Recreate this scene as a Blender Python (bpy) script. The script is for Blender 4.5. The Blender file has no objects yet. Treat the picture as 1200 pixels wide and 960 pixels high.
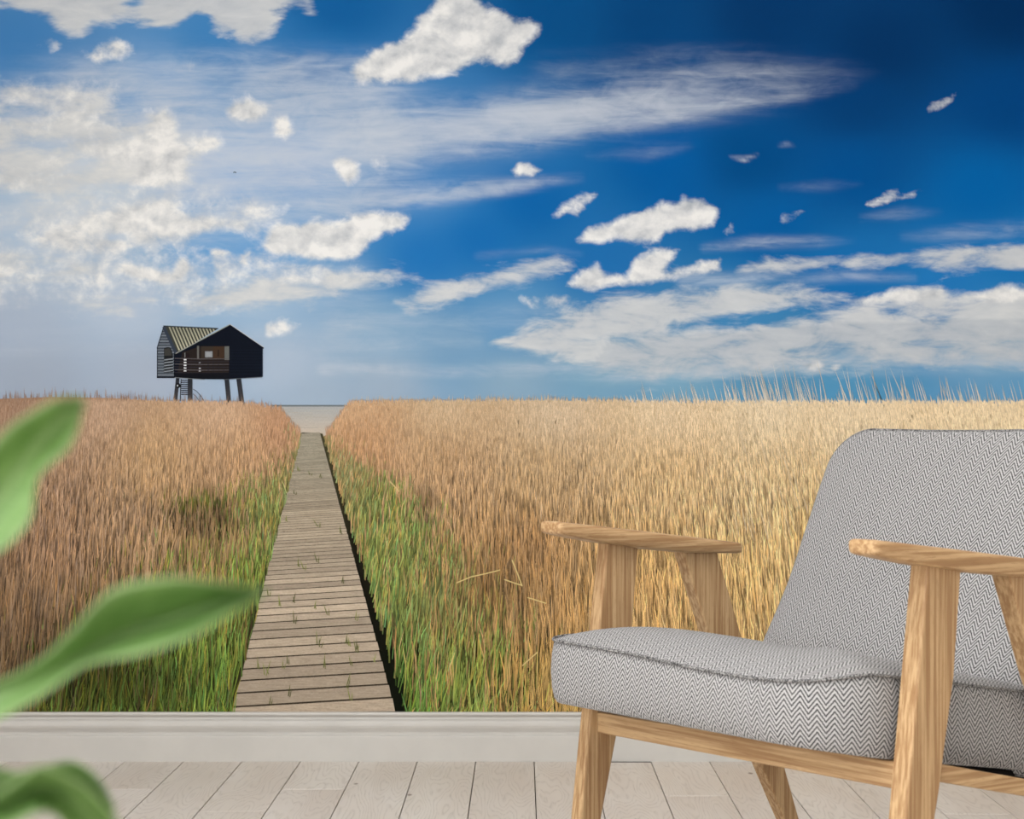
import bpy, bmesh, math, random
import numpy as np
from mathutils import Vector, noise as mnoise

R = math.radians
rng = np.random.default_rng(7)
random.seed(7)
scene = bpy.context.scene
col = scene.collection

# ------------------------------------------------------------------ camera
CAM_H = 0.72                       # eye height (m)
WALL_Y = 4.416                     # distance of the mural wall (m)
FPX = 2300.0                       # focal length for a 1200 px wide frame
cam_d = bpy.data.cameras.new('camera')
cam = bpy.data.objects.new('camera', cam_d)
col.objects.link(cam)
cam.location = (0, 0, CAM_H)
cam.rotation_euler = (R(90), 0, 0)
cam_d.sensor_width = 36
cam_d.lens = FPX / 1200 * 36
cam_d.shift_x = -11 / 1200
cam_d.shift_y = 36 / 1200
cam_d.clip_start = 0.05
cam_d.dof.use_dof = True
cam_d.dof.focus_distance = 3.45
cam_d.dof.aperture_fstop = (cam_d.lens / 1000) / 0.0050
scene.camera = cam

# ------------------------------------------------------------------ world, light, exposure
vs = scene.view_settings
vs.view_transform = 'Standard'; vs.look = 'None'; vs.gamma = 1.0; vs.use_curve_mapping = False
vs.exposure = 0.0
world = bpy.data.worlds.new('world'); scene.world = world
world.use_nodes = True
world.node_tree.nodes['Background'].inputs[0].default_value = (0.80, 0.88, 1.0, 1)
world.node_tree.nodes['Background'].inputs[1].default_value = 1.0

ROOM_X0, ROOM_X1, ROOM_Y0, ROOM_Z = -2.1, 2.1, -2.2, 2.6
def area_light(name, loc, rot, sx, sy, energy, color):
    d = bpy.data.lights.new(name, 'AREA'); d.shape = 'RECTANGLE'; d.size = sx; d.size_y = sy
    d.energy = energy; d.color = color
    o = bpy.data.objects.new(name, d); o.location = loc; o.rotation_euler = rot
    col.objects.link(o); return o
# side-window daylight, plus front fill through an added unseen window
area_light('daylight_side', (ROOM_X0 - 0.06, -0.10, 1.45), (0, R(-90), 0), 1.7, 2.9, 130, (0.97, 0.985, 1.0))
area_light('added_front_fill', (0.2, ROOM_Y0 - 0.06, 1.5), (R(90), 0, 0), 3.0, 1.7, 16, (0.97, 0.985, 1.0))
ADDED_LAMP = 11.5                        # ceiling lamp (added overhead fill) brightness
PRINT_GAIN = 1.0                   # light that falls on the mural: printed ink albedo = colour / gain

# ------------------------------------------------------------------ helpers
def lin(c):
    c = np.asarray(c, float) / 255.0
    return np.where(c <= 0.04045, c / 12.92, ((c + 0.055) / 1.055) ** 2.4)
def lin4(c):
    return tuple(float(x) for x in lin(c)) + (1.0,)

def props(o, label=None, cat=None, group=None, kind=None):
    if label: o['label'] = label
    if cat: o['category'] = cat
    if group: o['group'] = group
    if kind: o['kind'] = kind
    return o
def empty(name, loc=(0, 0, 0), rz=0.0):
    o = bpy.data.objects.new(name, None); o.location = loc; o.rotation_euler = (0, 0, rz)
    o.empty_display_size = 0.05
    col.objects.link(o); return o
def link(name, me, mat=None, parent=None, smooth=False):
    o = bpy.data.objects.new(name, me); col.objects.link(o)
    if mat: me.materials.append(mat)
    if parent: o.parent = parent
    if smooth:
        me.polygons.foreach_set('use_smooth', np.ones(len(me.polygons), dtype=bool))
    return o
def mesh_pd(name, verts, faces):
    me = bpy.data.meshes.new(name)
    me.from_pydata([tuple(map(float, v)) for v in verts], [], faces); me.update()
    return me
def recalc(me):
    bm = bmesh.new(); bm.from_mesh(me)
    bmesh.ops.recalc_face_normals(bm, faces=bm.faces); bm.to_mesh(me); bm.free()
def box_mesh(name, x0, x1, y0, y1, z0, z1):
    v = [(x, y, z) for x in (x0, x1) for y in (y0, y1) for z in (z0, z1)]
    f = [(0, 1, 3, 2), (4, 6, 7, 5), (0, 4, 5, 1), (2, 3, 7, 6), (0, 2, 6, 4), (1, 5, 7, 3)]
    me = mesh_pd(name, v, f); recalc(me); return me
def bevel(o, w=0.003, seg=2):
    m = o.modifiers.new('bevel', 'BEVEL'); m.width = w; m.segments = seg; m.limit_method = 'ANGLE'; m.angle_limit = R(40)
    return o
def loft(name, rings, cap=True, closed=True):
    n = len(rings[0]); v = [p for r in rings for p in r]; f = []
    for i in range(len(rings) - 1):
        for j in range(n if closed else n - 1):
            a = i * n + j; b = i * n + (j + 1) % n
            f.append((a, b, b + n, a + n))
    if cap and closed:
        f.append(tuple(range(n - 1, -1, -1))); f.append(tuple(range((len(rings) - 1) * n, len(rings) * n)))
    me = mesh_pd(name, v, f); recalc(me); return me

# ------------------------------------------------------------------ materials
class NT:
    def __init__(s, name):
        s.m = bpy.data.materials.new(name); s.m.use_nodes = True
        s.t = s.m.node_tree; s.b = s.t.nodes['Principled BSDF']
    def n(s, typ, **kw):
        nd = s.t.nodes.new(typ)
        for k, v in kw.items(): setattr(nd, k, v)
        return nd
    def set(s, nd, i, v):
        if hasattr(v, 'is_output'): s.t.links.new(v, nd.inputs[i])
        else: nd.inputs[i].default_value = v
    def math(s, op, a, b=None, c=None, clamp=False):
        nd = s.n('ShaderNodeMath', operation=op); nd.use_clamp = clamp
        s.set(nd, 0, a)
        if b is not None: s.set(nd, 1, b)
        if c is not None: s.set(nd, 2, c)
        return nd.outputs[0]
    def mix(s, f, a, b, blend='MIX'):
        nd = s.n('ShaderNodeMix', data_type='RGBA', blend_type=blend)
        s.set(nd, 0, f); s.set(nd, 6, a); s.set(nd, 7, b)
        return nd.outputs[2]
    def noise(s, vec, scale, detail=4, rough=0.55, dist=0.0):
        nd = s.n('ShaderNodeTexNoise'); s.t.links.new(vec, nd.inputs['Vector'])
        nd.inputs['Scale'].default_value = scale; nd.inputs['Detail'].default_value = detail
        nd.inputs['Roughness'].default_value = rough; nd.inputs['Distortion'].default_value = dist
        return nd.outputs[0]
    def mapping(s, vec, scale=(1, 1, 1), rot=(0, 0, 0), loc=(0, 0, 0)):
        nd = s.n('ShaderNodeMapping'); s.t.links.new(vec, nd.inputs[0])
        nd.inputs['Scale'].default_value = scale; nd.inputs['Rotation'].default_value = rot
        nd.inputs['Location'].default_value = loc
        return nd.outputs[0]
    def smooth(s, x, lo, hi, t0=0.0, t1=1.0):
        nd = s.n('ShaderNodeMapRange', interpolation_type='SMOOTHSTEP')
        s.set(nd, 0, x)
        nd.inputs[1].default_value = lo; nd.inputs[2].default_value = hi
        nd.inputs[3].default_value = t0; nd.inputs[4].default_value = t1
        return nd.outputs[0]
    def attr(s, name, color=False):
        nd = s.n('ShaderNodeAttribute', attribute_name=name)
        return nd.outputs['Color'] if color else nd.outputs['Fac']
    def obj(s):
        return s.n('ShaderNodeTexCoord').outputs['Object']
    def bump(s, h, strength=0.3, dist=0.001):
        nd = s.n('ShaderNodeBump'); s.t.links.new(h, nd.inputs['Height'])
        nd.inputs['Strength'].default_value = strength; nd.inputs['Distance'].default_value = dist
        s.t.links.new(nd.outputs[0], s.b.inputs['Normal'])
    def done(s, base=None, rough=0.6, spec=0.3):
        if base is not None: s.set(s.b, 'Base Color', base)
        s.b.inputs['Roughness'].default_value = rough
        s.b.inputs['Specular IOR Level'].default_value = spec
        return s.m

def mat_paint(name, rgb, rough=0.55, spec=0.25):
    t = NT(name); o = t.obj()
    n = t.noise(o, 9, 5)
    n2 = t.noise(o, 220, 2)
    c = t.mix(t.smooth(n, .3, .7), lin4(np.array(rgb) * .985), lin4(np.minimum(255, np.array(rgb) * 1.012)))
    t.bump(n2, .05, .0005)
    return t.done(c, rough, spec)
M = {}
M['wall'] = mat_paint('wall_paint', (214, 210, 202))
M['ceiling'] = mat_paint('ceiling_paint', (232, 230, 226))
M['trim'] = mat_paint('trim_paint', (200, 197, 192), 0.42, 0.35)
M['frame'] = mat_paint('window_paint', (236, 236, 234), 0.4, 0.35)

def mat_glass():
    t = NT('window_glass'); g = t.n('ShaderNodeBsdfGlossy'); g.inputs['Roughness'].default_value = .02
    tr = t.n('ShaderNodeBsdfTransparent'); mx = t.n('ShaderNodeMixShader'); mx.inputs[0].default_value = .06
    t.t.links.new(tr.outputs[0], mx.inputs[1]); t.t.links.new(g.outputs[0], mx.inputs[2])
    t.t.links.new(mx.outputs[0], t.t.nodes['Material Output'].inputs[0]); return t.m
M['glass'] = mat_glass()

def mat_floor():
    t = NT('whitewashed_oak'); o = t.n('ShaderNodeTexCoord').outputs['Object']
    rnd = t.n('ShaderNodeObjectInfo').outputs['Random']
    loc = t.n('ShaderNodeCombineXYZ'); t.set(loc, 0, t.math('MULTIPLY', rnd, 37.0)); t.set(loc, 1, t.math('MULTIPLY', rnd, 91.0)); 
    g = t.n('ShaderNodeNewGeometry').outputs['Position']
    add = t.n('ShaderNodeVectorMath', operation='ADD'); t.t.links.new(g, add.inputs[0]); t.t.links.new(loc.outputs[0], add.inputs[1])
    p = add.outputs[0]
    warp = t.noise(t.mapping(p, (11, 1.3, 1)), 1.0, 2.5, .45)
    # growth rings: contour lines of a stretched noise field give the cathedral figure
    ring = t.math('FRACT', t.math('MULTIPLY', warp, 30.0))
    line = t.smooth(t.math('ABSOLUTE', t.math('SUBTRACT', ring, .5)), .0, .28, 1.0, .0)
    fine = t.noise(t.mapping(p, (260, 16, 1)), 1.0, 3, .6)
    tone = t.noise(t.mapping(p, (7, 1.5, 1)), 1.0, 3)
    c = t.mix(t.smooth(tone, .3, .7), lin4((222, 213, 204)), lin4((232, 226, 219)))
    c = t.mix(t.math('MULTIPLY', rnd, .35), c, lin4((205, 193, 183)))
    c = t.mix(t.math('MULTIPLY', line, t.smooth(fine, .3, .75, .05, .30)), c, lin4((150, 138, 126)))
    c = t.mix(t.smooth(fine, .62, .8, 0, .35), c, lin4((176, 164, 152)))
    kn = t.n('ShaderNodeTexVoronoi'); t.t.links.new(t.mapping(p, (7, 3.2, 1)), kn.inputs['Vector']); kn.inputs['Scale'].default_value = 1.0
    c = t.mix(t.smooth(kn.outputs['Distance'], .02, .05, .75, 0), c, lin4((120, 100, 84)))
    t.bump(t.math('SUBTRACT', t.math('MULTIPLY', line, -.6), fine), .12, .0006)
    return t.done(c, .55, .3)
M['floor'] = mat_floor()
def mat_dark(name, rgb):
    t = NT(name); n = t.noise(t.obj(), 60, 3)
    return t.done(t.mix(n, lin4(rgb), lin4(np.array(rgb) * 1.3)), .9, .1)
M['sub'] = mat_dark('subfloor_dark', (58, 50, 44))
M['webbing'] = mat_dark('black_webbing', (22, 21, 21))

def mat_wood(name, axis):
    t = NT(name); o = t.obj()
    s1 = [230.0] * 3; s1[axis] = 5.0
    s2 = [20.0] * 3; s2[axis] = .8
    s3 = [700.0] * 3; s3[axis] = 40.0
    fine = t.noise(t.mapping(o, tuple(s1)), 1.0, 3, .5)
    broad = t.noise(t.mapping(o, tuple(s2)), 1.0, 2, .45, .25)
    pore = t.noise(t.mapping(o, tuple(s3)), 1.0, 2, .6)
    ring = t.math('FRACT', t.math('MULTIPLY', broad, 9.0))
    c = t.mix(t.smooth(fine, .36, .64), lin4((152, 117, 80)), lin4((190, 158, 117)))
    c = t.mix(t.smooth(ring, .55, 1.0, 0, .22), c, lin4((138, 98, 63)))
    c = t.mix(t.smooth(pore, .54, .72, 0, .45), c, lin4((128, 90, 58)))
    t.bump(fine, .12, .0006)
    return t.done(c, .5, .3)
M['wood_x'] = mat_wood('ash_wood_across', 0)
M['wood_y'] = mat_wood('ash_wood_along', 1)
M['wood_z'] = mat_wood('ash_wood_upright', 2)

def mat_herringbone():
    t = NT('herringbone_tweed'); uv = t.n('ShaderNodeUVMap', uv_map='UVMap').outputs[0]
    sep = t.n('ShaderNodeSeparateXYZ'); t.t.links.new(uv, sep.inputs[0])
    wob = t.noise(uv, 160, 2)
    u = t.math('ADD', sep.outputs[0], t.math('MULTIPLY', t.math('SUBTRACT', wob, .5), .0016))
    v = sep.outputs[1]
    P, A, RW = .0198, .0132, .0066
    tri = t.math('PINGPONG', u, P / 2)
    ph = t.math('DIVIDE', t.math('ADD', v, t.math('MULTIPLY', tri, A / (P / 2))), RW)
    fr = t.math('FRACT', ph)
    strand = t.math('MULTIPLY', t.math('ABSOLUTE', t.math('SUBTRACT', fr, .5)), 2.0)
    # break every strand into woven floats
    brk = t.math('ABSOLUTE', t.math('SUBTRACT', t.math('FRACT', t.math('DIVIDE', u, .0024)), .5))
    fib = t.noise(uv, 1400, 3, .6)
    tone = t.noise(uv, 45, 3)
    k = t.math('ADD', strand, t.math('MULTIPLY', t.math('SUBTRACT', fib, .5), .75))
    k = t.math('ADD', k, t.math('MULTIPLY', t.math('SUBTRACT', brk, .25), -.45))
    c = t.mix(t.smooth(k, .24, .62), lin4((54, 53, 54)), lin4((174, 172, 171)))
    c = t.mix(t.smooth(tone, .35, .7, 0, .12), c, lin4((150, 147, 145)))
    t.bump(t.math('ADD', k, fib), .35, .0012)
    t.b.inputs['Sheen Weight'].default_value = .12
    return t.done(c, .9, .1)
M['tweed'] = mat_herringbone()
def mat_piping():
    t = NT('tweed_piping'); o = t.obj()
    n = t.noise(o, 480, 2)
    c = t.mix(t.smooth(n, .42, .58), lin4((60, 59, 60)), lin4((150, 148, 146)))
    t.bump(n, .4, .001)
    return t.done(c, .9, .1)
M['piping'] = mat_piping()

def mat_leaf():
    t = NT('leaf_green'); uv = t.n('ShaderNodeUVMap', uv_map='UVMap').outputs[0]
    sep = t.n('ShaderNodeSeparateXYZ'); t.t.links.new(uv, sep.inputs[0])
    across = sep.outputs[0]; along = sep.outputs[1]
    mid = t.smooth(t.math('ABSOLUTE', across), .02, .16, 1, 0)
    vein = t.math('ABSOLUTE', t.math('SUBTRACT', t.math('FRACT', t.math('MULTIPLY', t.math('SUBTRACT', along, t.math('MULTIPLY', t.math('ABSOLUTE', across), .16)), 8.0)), .5))
    n = t.noise(uv, 5, 3)
    c = t.mix(t.smooth(n, .3, .7), lin4((98, 134, 66)), lin4((130, 164, 94)))
    c = t.mix(t.smooth(vein, .0, .12, .35, 0), c, lin4((142, 170, 108)))
    c = t.mix(t.math('MULTIPLY', mid, .55), c, lin4((154, 180, 122)))
    rim = t.smooth(t.math('ABSOLUTE', across), .80, 1.0, 0, .55)
    c = t.mix(rim, c, lin4((158, 178, 130)))
    tl = t.n('ShaderNodeBsdfTranslucent'); t.t.links.new(c, tl.inputs[0])
    t.done(c, .5, .3)
    mx = t.n('ShaderNodeMixShader'); mx.inputs[0].default_value = .25
    t.t.links.new(t.b.outputs[0], mx.inputs[1]); t.t.links.new(tl.outputs[0], mx.inputs[2])
    t.t.links.new(mx.outputs[0], t.t.nodes['Material Output'].inputs[0]); return t.m
M['leaf'] = mat_leaf()
def mat_simple(name, a, b, scale, rough=.7):
    t = NT(name); n = t.noise(t.obj(), scale, 4)
    t.bump(n, .2, .002)
    return t.done(t.mix(t.smooth(n, .3, .7), lin4(a), lin4(b)), rough, .3)
M['stem'] = mat_simple('stem_green', (120, 140, 80), (150, 168, 104), 60)
M['soil'] = mat_simple('potting_soil', (46, 34, 26), (80, 62, 48), 90, .95)
M['pot'] = mat_simple('stoneware', (196, 190, 180), (214, 209, 200), 14, .5)

# ------------------------------------------------------------------ the room
def struct(name, me, mat):
    o = link(name, me, mat); o['kind'] = 'structure'; return o
T = .12
struct('wall_back', box_mesh('wall_back', ROOM_X0 - T, ROOM_X1 + T, WALL_Y, WALL_Y + T, 0, ROOM_Z), M['wall'])
struct('wall_right', box_mesh('wall_right', ROOM_X1, ROOM_X1 + T, ROOM_Y0, WALL_Y, 0, ROOM_Z), M['wall'])
struct('ceiling', box_mesh('ceiling', ROOM_X0 - T, ROOM_X1 + T, ROOM_Y0 - T, WALL_Y + T, ROOM_Z, ROOM_Z + T), M['ceiling'])

def wall_with_opening(name, axis, pos0, pos1, a0, a1, oa0, oa1, oz0, oz1):
    parts = [(a0, oa0, 0, ROOM_Z), (oa1, a1, 0, ROOM_Z), (oa0, oa1, 0, oz0), (oa0, oa1, oz1, ROOM_Z)]
    bm = bmesh.new()
    for b0, b1, z0, z1 in parts:
        me = box_mesh('tmp', pos0, pos1, b0, b1, z0, z1) if axis == 'x' else box_mesh('tmp', b0, b1, pos0, pos1, z0, z1)
        bm.from_mesh(me); bpy.data.meshes.remove(me)
    me = bpy.data.meshes.new(name); bm.to_mesh(me); bm.free()
    return struct(name, me, M['wall'])
wall_with_opening('wall_left', 'x', ROOM_X0 - T, ROOM_X0, ROOM_Y0, WALL_Y, -1.55, 1.35, .6, 2.3)
wall_with_opening('wall_front', 'y', ROOM_Y0 - T, ROOM_Y0, ROOM_X0 - T, ROOM_X1 + T, -1.3, 1.7, .65, 2.35)
def window(name, axis, pos, a0, a1, z0, z1):
    w = empty(name, (0, 0, 0)); w['kind'] = 'structure'
    def bx(nm, b0, b1, c0, c1, d=.03, mt='frame'):
        me = box_mesh(nm, pos - d, pos + d, b0, b1, c0, c1) if axis == 'x' else box_mesh(nm, b0, b1, pos - d, pos + d, c0, c1)
        return link(nm, me, M[mt], w)
    f = .05
    bx('window_frame', a0, a0 + f, z0, z1); bx('window_frame', a1 - f, a1, z0, z1)
    bx('window_frame', a0 + f, a1 - f, z0, z0 + f); bx('window_frame', a0 + f, a1 - f, z1 - f, z1)
    m = (a0 + a1) / 2
    bx('mullion', m - .02, m + .02, z0 + f, z1 - f, .022)
    bx('pane', a0 + f, m - .02, z0 + f, z1 - f, .003, 'glass'); bx('pane', m + .02, a1 - f, z0 + f, z1 - f, .003, 'glass')
window('window_1', 'x', ROOM_X0 - .02, -1.55, 1.35, .6, 2.3)
window('added_fill_window', 'y', ROOM_Y0 - .02, -1.3, 1.7, .65, 2.35)  # unseen window added behind the camera for general fill

# floor: dark subfloor with one object for each board
floor = struct('floor', box_mesh('floor', ROOM_X0 - T, ROOM_X1 + T, ROOM_Y0 - T, WALL_Y + T, -.05, -.012), M['sub'])
PW = 0.1309                         # board pitch
X_SEAM = (285 - 611) / 520.8        # one seam, counted from the photograph
def board_mesh(L):
    g = .0010; c = .0006; w = PW / 2 - g; l = L / 2 - .0014
    v = []
    for (i, z) in ((0, -.012), (0, -c), (c, 0)):
        v += [(-w + i, -l + i, z), (w - i, -l + i, z), (w - i, l - i, z), (-w + i, l - i, z)]
    f = [(8, 9, 10, 11)]
    for r in (0, 4):
        for j in range(4):
            f.append((r + j, r + (j + 1) % 4, r + 4 + (j + 1) % 4, r + 4 + j))
    return mesh_pd('plank', v, f)
board_cache = {}
joint_near = {-2: 4.049, 0: 3.807, 1: 4.049, 7: 3.971, 6: 4.387, 9: 4.235, 11: 3.781}   # end joints seen in front of the wall
i0 = math.floor((ROOM_X0 - X_SEAM) / PW); i1 = math.ceil((ROOM_X1 - X_SEAM) / PW)
rb = random.Random(3)
for i in range(i0, i1):
    xc = X_SEAM + (i + .5) * PW
    jn = joint_near.get(i, rb.uniform(3.0, 3.6))
    ys = [WALL_Y, jn]
    while ys[-1] > ROOM_Y0:
        ys.append(max(ROOM_Y0, round(ys[-1] - rb.choice((1.0, 1.2, 1.4)), 3)))
    for a, b in zip(ys[1:], ys[:-1]):
        L = round(b - a, 3)
        if L < .03: continue
        first = L not in board_cache
        if first:
            board_cache[L] = board_mesh(L); board_cache[L].materials.append(M['floor'])
        o = bpy.data.objects.new('plank', board_cache[L]); col.objects.link(o)
        o.location = (xc, (a + b) / 2, rb.uniform(-.0003, .0002)); o.parent = floor

# baseboards: one moulded profile (distance from wall, height)
BB_H = .1094
prof = [(0, 0), (.0210, 0), (.0210, .0545), (.0204, .0568), (.0190, .0578), (.0125, .0584), (.0118, .0592), (.0116, .0615), (.0122, .0650), (.0145, .0700),
        (.0170, .0750), (.0182, .0800), (.0176, .0855), (.0150, .0900), (.0105, .0925), (.0070, .0935), (.0064, .0950), (.0068, .0985), (.0100, .1005),
        (.0125, .1030), (.0128, .1055), (.0118, .1080), (.0092, .1094), (0, .1094)]
r0 = [(ROOM_X0, WALL_Y - d, z) for d, z in prof]; r1 = [(ROOM_X1, WALL_Y - d, z) for d, z in prof]
struct('baseboard_back', loft('baseboard_back', [r0, r1]), M['trim'])
r0 = [(ROOM_X0 + d, ROOM_Y0, z) for d, z in prof]; r1 = [(ROOM_X0 + d, WALL_Y - .021, z) for d, z in prof]
struct('baseboard_left', loft('baseboard_left', [r0, r1]), M['trim'])
r0 = [(ROOM_X1 - d, ROOM_Y0, z) for d, z in prof]; r1 = [(ROOM_X1 - d, WALL_Y - .021, z) for d, z in prof]
struct('baseboard_right', loft('baseboard_right', [r0, r1]), M['trim'])

# ------------------------------------------------------------------ the wall mural (flat print)
# The print is laid out in its own units (1 unit = 1/520.8 m), counted right and down from a corner of the picture.
UNIT = 520.8
def mx(X): return (np.asarray(X, float) - 611) / UNIT
def mz(Y): return CAM_H + (516 - np.asarray(Y, float)) / UNIT
MX0, MX1 = -482.0, 1704.0
MY0, MY1 = 516 - (ROOM_Z - CAM_H) * UNIT, 834.0
mural = empty('wall_mural', (0, WALL_Y, BB_H))
props(mural, 'wallpaper mural of a reed field, plank path and black stilt hut under cloudy blue sky', 'wall mural')
def mural_local(X, Y, d):           # print point -> coordinates under the mural empty; d = ink layer height
    X = np.asarray(X, float)
    return np.stack([mx(X), -np.broadcast_to(np.asarray(d, float), X.shape), mz(Y) - BB_H], -1)
def fast_mesh(name, co, loops, starts, totals, colors=None, fattr=None):
    me = bpy.data.meshes.new(name)
    me.vertices.add(len(co)); me.vertices.foreach_set('co', np.asarray(co, np.float32).ravel())
    me.loops.add(len(loops)); me.loops.foreach_set('vertex_index', np.asarray(loops, np.int32))
    me.polygons.add(len(starts)); me.polygons.foreach_set('loop_start', np.asarray(starts, np.int32))
    me.polygons.foreach_set('loop_total', np.asarray(totals, np.int32))
    if colors is not None:
        a = me.attributes.new('Col', 'FLOAT_COLOR', 'POINT')
        c = np.ones((len(co), 4), np.float32); c[:, :3] = colors; a.data.foreach_set('color', c.ravel())
    for k, v in (fattr or {}).items():
        a = me.attributes.new(k, 'FLOAT', 'POINT'); a.data.foreach_set('value', np.asarray(v, np.float32).ravel())
    me.update(calc_edges=True); me.validate(); return me
def grid_mesh(name, X, Y, d, colors, fattr=None):
    ny, nx = X.shape
    co = mural_local(X.ravel(), Y.ravel(), d)
    a = (np.arange(ny - 1)[:, None] * nx + np.arange(nx - 1)[None, :]).ravel()
    q = np.stack([a, a + nx, a + nx + 1, a + 1], 1)
    return fast_mesh(name, co, q.ravel(), np.arange(len(q)) * 4, np.full(len(q), 4), colors, fattr)
def idw(pts, X, Y, sy=1.0, p=2.6):
    num = np.zeros(X.shape + (3,)); den = np.zeros(X.shape)
    for x, y, c in pts:
        w = 1.0 / (((X - x) ** 2 + ((Y - y) * sy) ** 2 + 900.0) ** (p / 2))
        num += w[..., None] * np.array(c, float); den += w
    return num / den[..., None]

def mat_ink():
    t = NT('printed_ink'); o = t.obj()
    n = t.noise(t.mapping(o, (900, 1, 260)), 1.0, 2)
    c = t.mix(1.0, t.attr('Col', True), t.mix(t.smooth(n, .25, .75), (.88, .88, .88, 1), (1.10, 1.10, 1.10, 1)), 'MULTIPLY')
    return t.done(c, .85, .05)
M['ink'] = mat_ink()

def mat_sky_print():
    t = NT('printed_sky'); o = t.obj()
    p = t.mapping(o, (5.208, 5.208, 5.208))            # 1 = 100 print units
    base = t.attr('Col', True); cum = t.attr('cum'); cir = t.attr('cir'); gray = t.attr('gray')
    # streaky high cloud
    ps = t.mapping(p, (.55, 1, 4.6), (0, R(-8), 0))
    s1 = t.noise(ps, 1.3, 9, .62, .5)
    s2 = t.noise(t.mapping(p, (.9, 1, 2.2), (0, R(-14), 0), (3, 0, 5)), 2.2, 8, .6, .8)
    sfac = t.math('ADD', t.math('MULTIPLY', s1, .6), t.math('MULTIPLY', s2, .4))
    ca = t.smooth(t.math('ADD', cir, t.math('MULTIPLY', t.math('SUBTRACT', sfac, .5), t.math('MULTIPLY', t.math('MINIMUM', cir, .4), 4.2))), .02, 1.05, 0, .80)
    c = t.mix(ca, base, lin4((203, 209, 217)))
    # layered cloud: soft, drawn out sideways
    st = t.attr('strat')
    m1 = t.noise(t.mapping(p, (.75, 1, 1.9), (0, R(-6), 0), (7, 0, 1)), 2.0, 10, .60, .5)
    m2 = t.noise(t.mapping(p, (.6, 1, 2.4), (0, R(-6), 0)), 6.0, 7, .6, .3)
    mm = t.math('ADD', t.math('MULTIPLY', t.math('SUBTRACT', m1, .5), 3.4), t.math('MULTIPLY', t.math('SUBTRACT', m2, .5), 1.2))
    sa = t.smooth(t.math('ADD', st, mm), -.35, 1.05)
    sl = t.math('ADD', t.math('MULTIPLY', mm, .30), t.math('SUBTRACT', .58, t.math('MULTIPLY', gray, .45)), clamp=True)
    c = t.mix(t.math('MULTIPLY', sa, .94), c, t.mix(sl, lin4((168, 177, 188)), lin4((228, 228, 226))))
    # heaped cloud: traced coverage broken up by fractal noise
    n = t.noise(t.mapping(p, (1, 1, 1.25)), 2.4, 11, .56, .3)
    nf = t.noise(t.mapping(p, (1, 1, 1.3)), 8.0, 8, .62, .4)
    f = t.math('ADD', cum, t.math('ADD', t.math('MULTIPLY', t.math('SUBTRACT', n, .5), 2.8), t.math('MULTIPLY', t.math('SUBTRACT', nf, .5), 1.15)))
    a = t.smooth(f, -.40, .95)
    no = t.noise(t.mapping(p, (1, 1, 1.25), (0, 0, 0), (.06, 0, -.14)), 2.4, 5, .5, .3)
    sh = t.math('SUBTRACT', n, no)
    lum = t.math('ADD', t.math('MULTIPLY', sh, 2.0), t.math('ADD', .70, t.math('MULTIPLY', t.math('SUBTRACT', nf, .5), .8)))
    lum = t.math('SUBTRACT', lum, t.math('MULTIPLY', gray, .6), clamp=True)
    cc = t.mix(lum, lin4((166, 173, 182)), lin4((236, 236, 235)))
    c = t.mix(t.math('MULTIPLY', a, .97), c, cc)
    mul = t.mix(1.0, c, (1 / PRINT_GAIN,) * 3 + (1,), 'MULTIPLY')
    return t.done(mul, .85, .05)
M['sky'] = mat_sky_print()

# --- sky sheet
xs = np.concatenate([np.arange(MX0, -20, 12), np.arange(-20, 1220, 4), np.arange(1220, MX1 + .1, 12)]); xs[-1] = MX1
ysg = np.concatenate([np.arange(MY0, -20, 12), np.arange(-20, 500.1, 4)])
GX, GY = np.meshgrid(xs, ysg)
sky_pts = [(1180, -300, (0, 36, 82)), (600, -300, (6, 52, 104)), (-300, -300, (34, 84, 142)),
           (1180, 10, (0, 46, 94)), (1030, 60, (2, 50, 100)), (900, 20, (3, 54, 106)), (760, 30, (4, 66, 122)), (660, 20, (6, 76, 134)), (400, 15, (16, 88, 150)),
           (380, 70, (44, 110, 170)), (250, 60, (56, 120, 178)), (30, 55, (58, 116, 172)), (200, 95, (112, 150, 194)), (60, 85, (90, 134, 182)), (430, 110, (74, 128, 182)),
           (1180, 120, (0, 66, 128)), (1000, 120, (2, 60, 116)), (880, 190, (0, 72, 132)), (1000, 200, (0, 78, 144)), (1150, 220, (0, 96, 168)), (1190, 300, (26, 114, 182)),
           (780, 200, (2, 88, 158)), (620, 240, (10, 94, 164)), (560, 280, (20, 102, 172)), (500, 230, (70, 128, 186)), (560, 180, (62, 118, 176)), (350, 190, (128, 160, 202)),
           (270, 200, (126, 162, 206)), (20, 290, (156, 178, 202)), (100, 230, (170, 188, 206)), (250, 290, (86, 146, 200)), (305, 300, (96, 150, 202)), (500, 300, (30, 108, 176)),
           (900, 260, (4, 90, 158)), (1000, 320, (24, 108, 176)), (1110, 328, (34, 118, 186)), (700, 300, (30, 106, 172)), (860, 372, (62, 130, 182)),
           (600, 370, (92, 144, 188)), (450, 395, (128, 162, 192)), (530, 410, (112, 152, 186)), (300, 350, (150, 176, 202)), (150, 360, (166, 182, 202)), (20, 380, (158, 172, 192)),
           (40, 445, (150, 162, 180)), (170, 440, (158, 170, 188)), (330, 430, (164, 180, 200)), (370, 465, (152, 170, 190)), (450, 450, (150, 168, 188)), (600, 455, (134, 164, 188)),
           (700, 450, (118, 160, 188)), (800, 462, (116, 162, 190)), (900, 455, (88, 148, 184)), (1000, 450, (82, 146, 186)), (1190, 450, (98, 154, 194)), (1190, 410, (140, 170, 196)),
           (1600, 100, (0, 50, 104)), (1600, 300, (0, 90, 160)), (1600, 450, (90, 150, 190)), (-400, 100, (70, 126, 180)), (-400, 300, (150, 174, 200)), (-400, 450, (150, 162, 180))]
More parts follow.
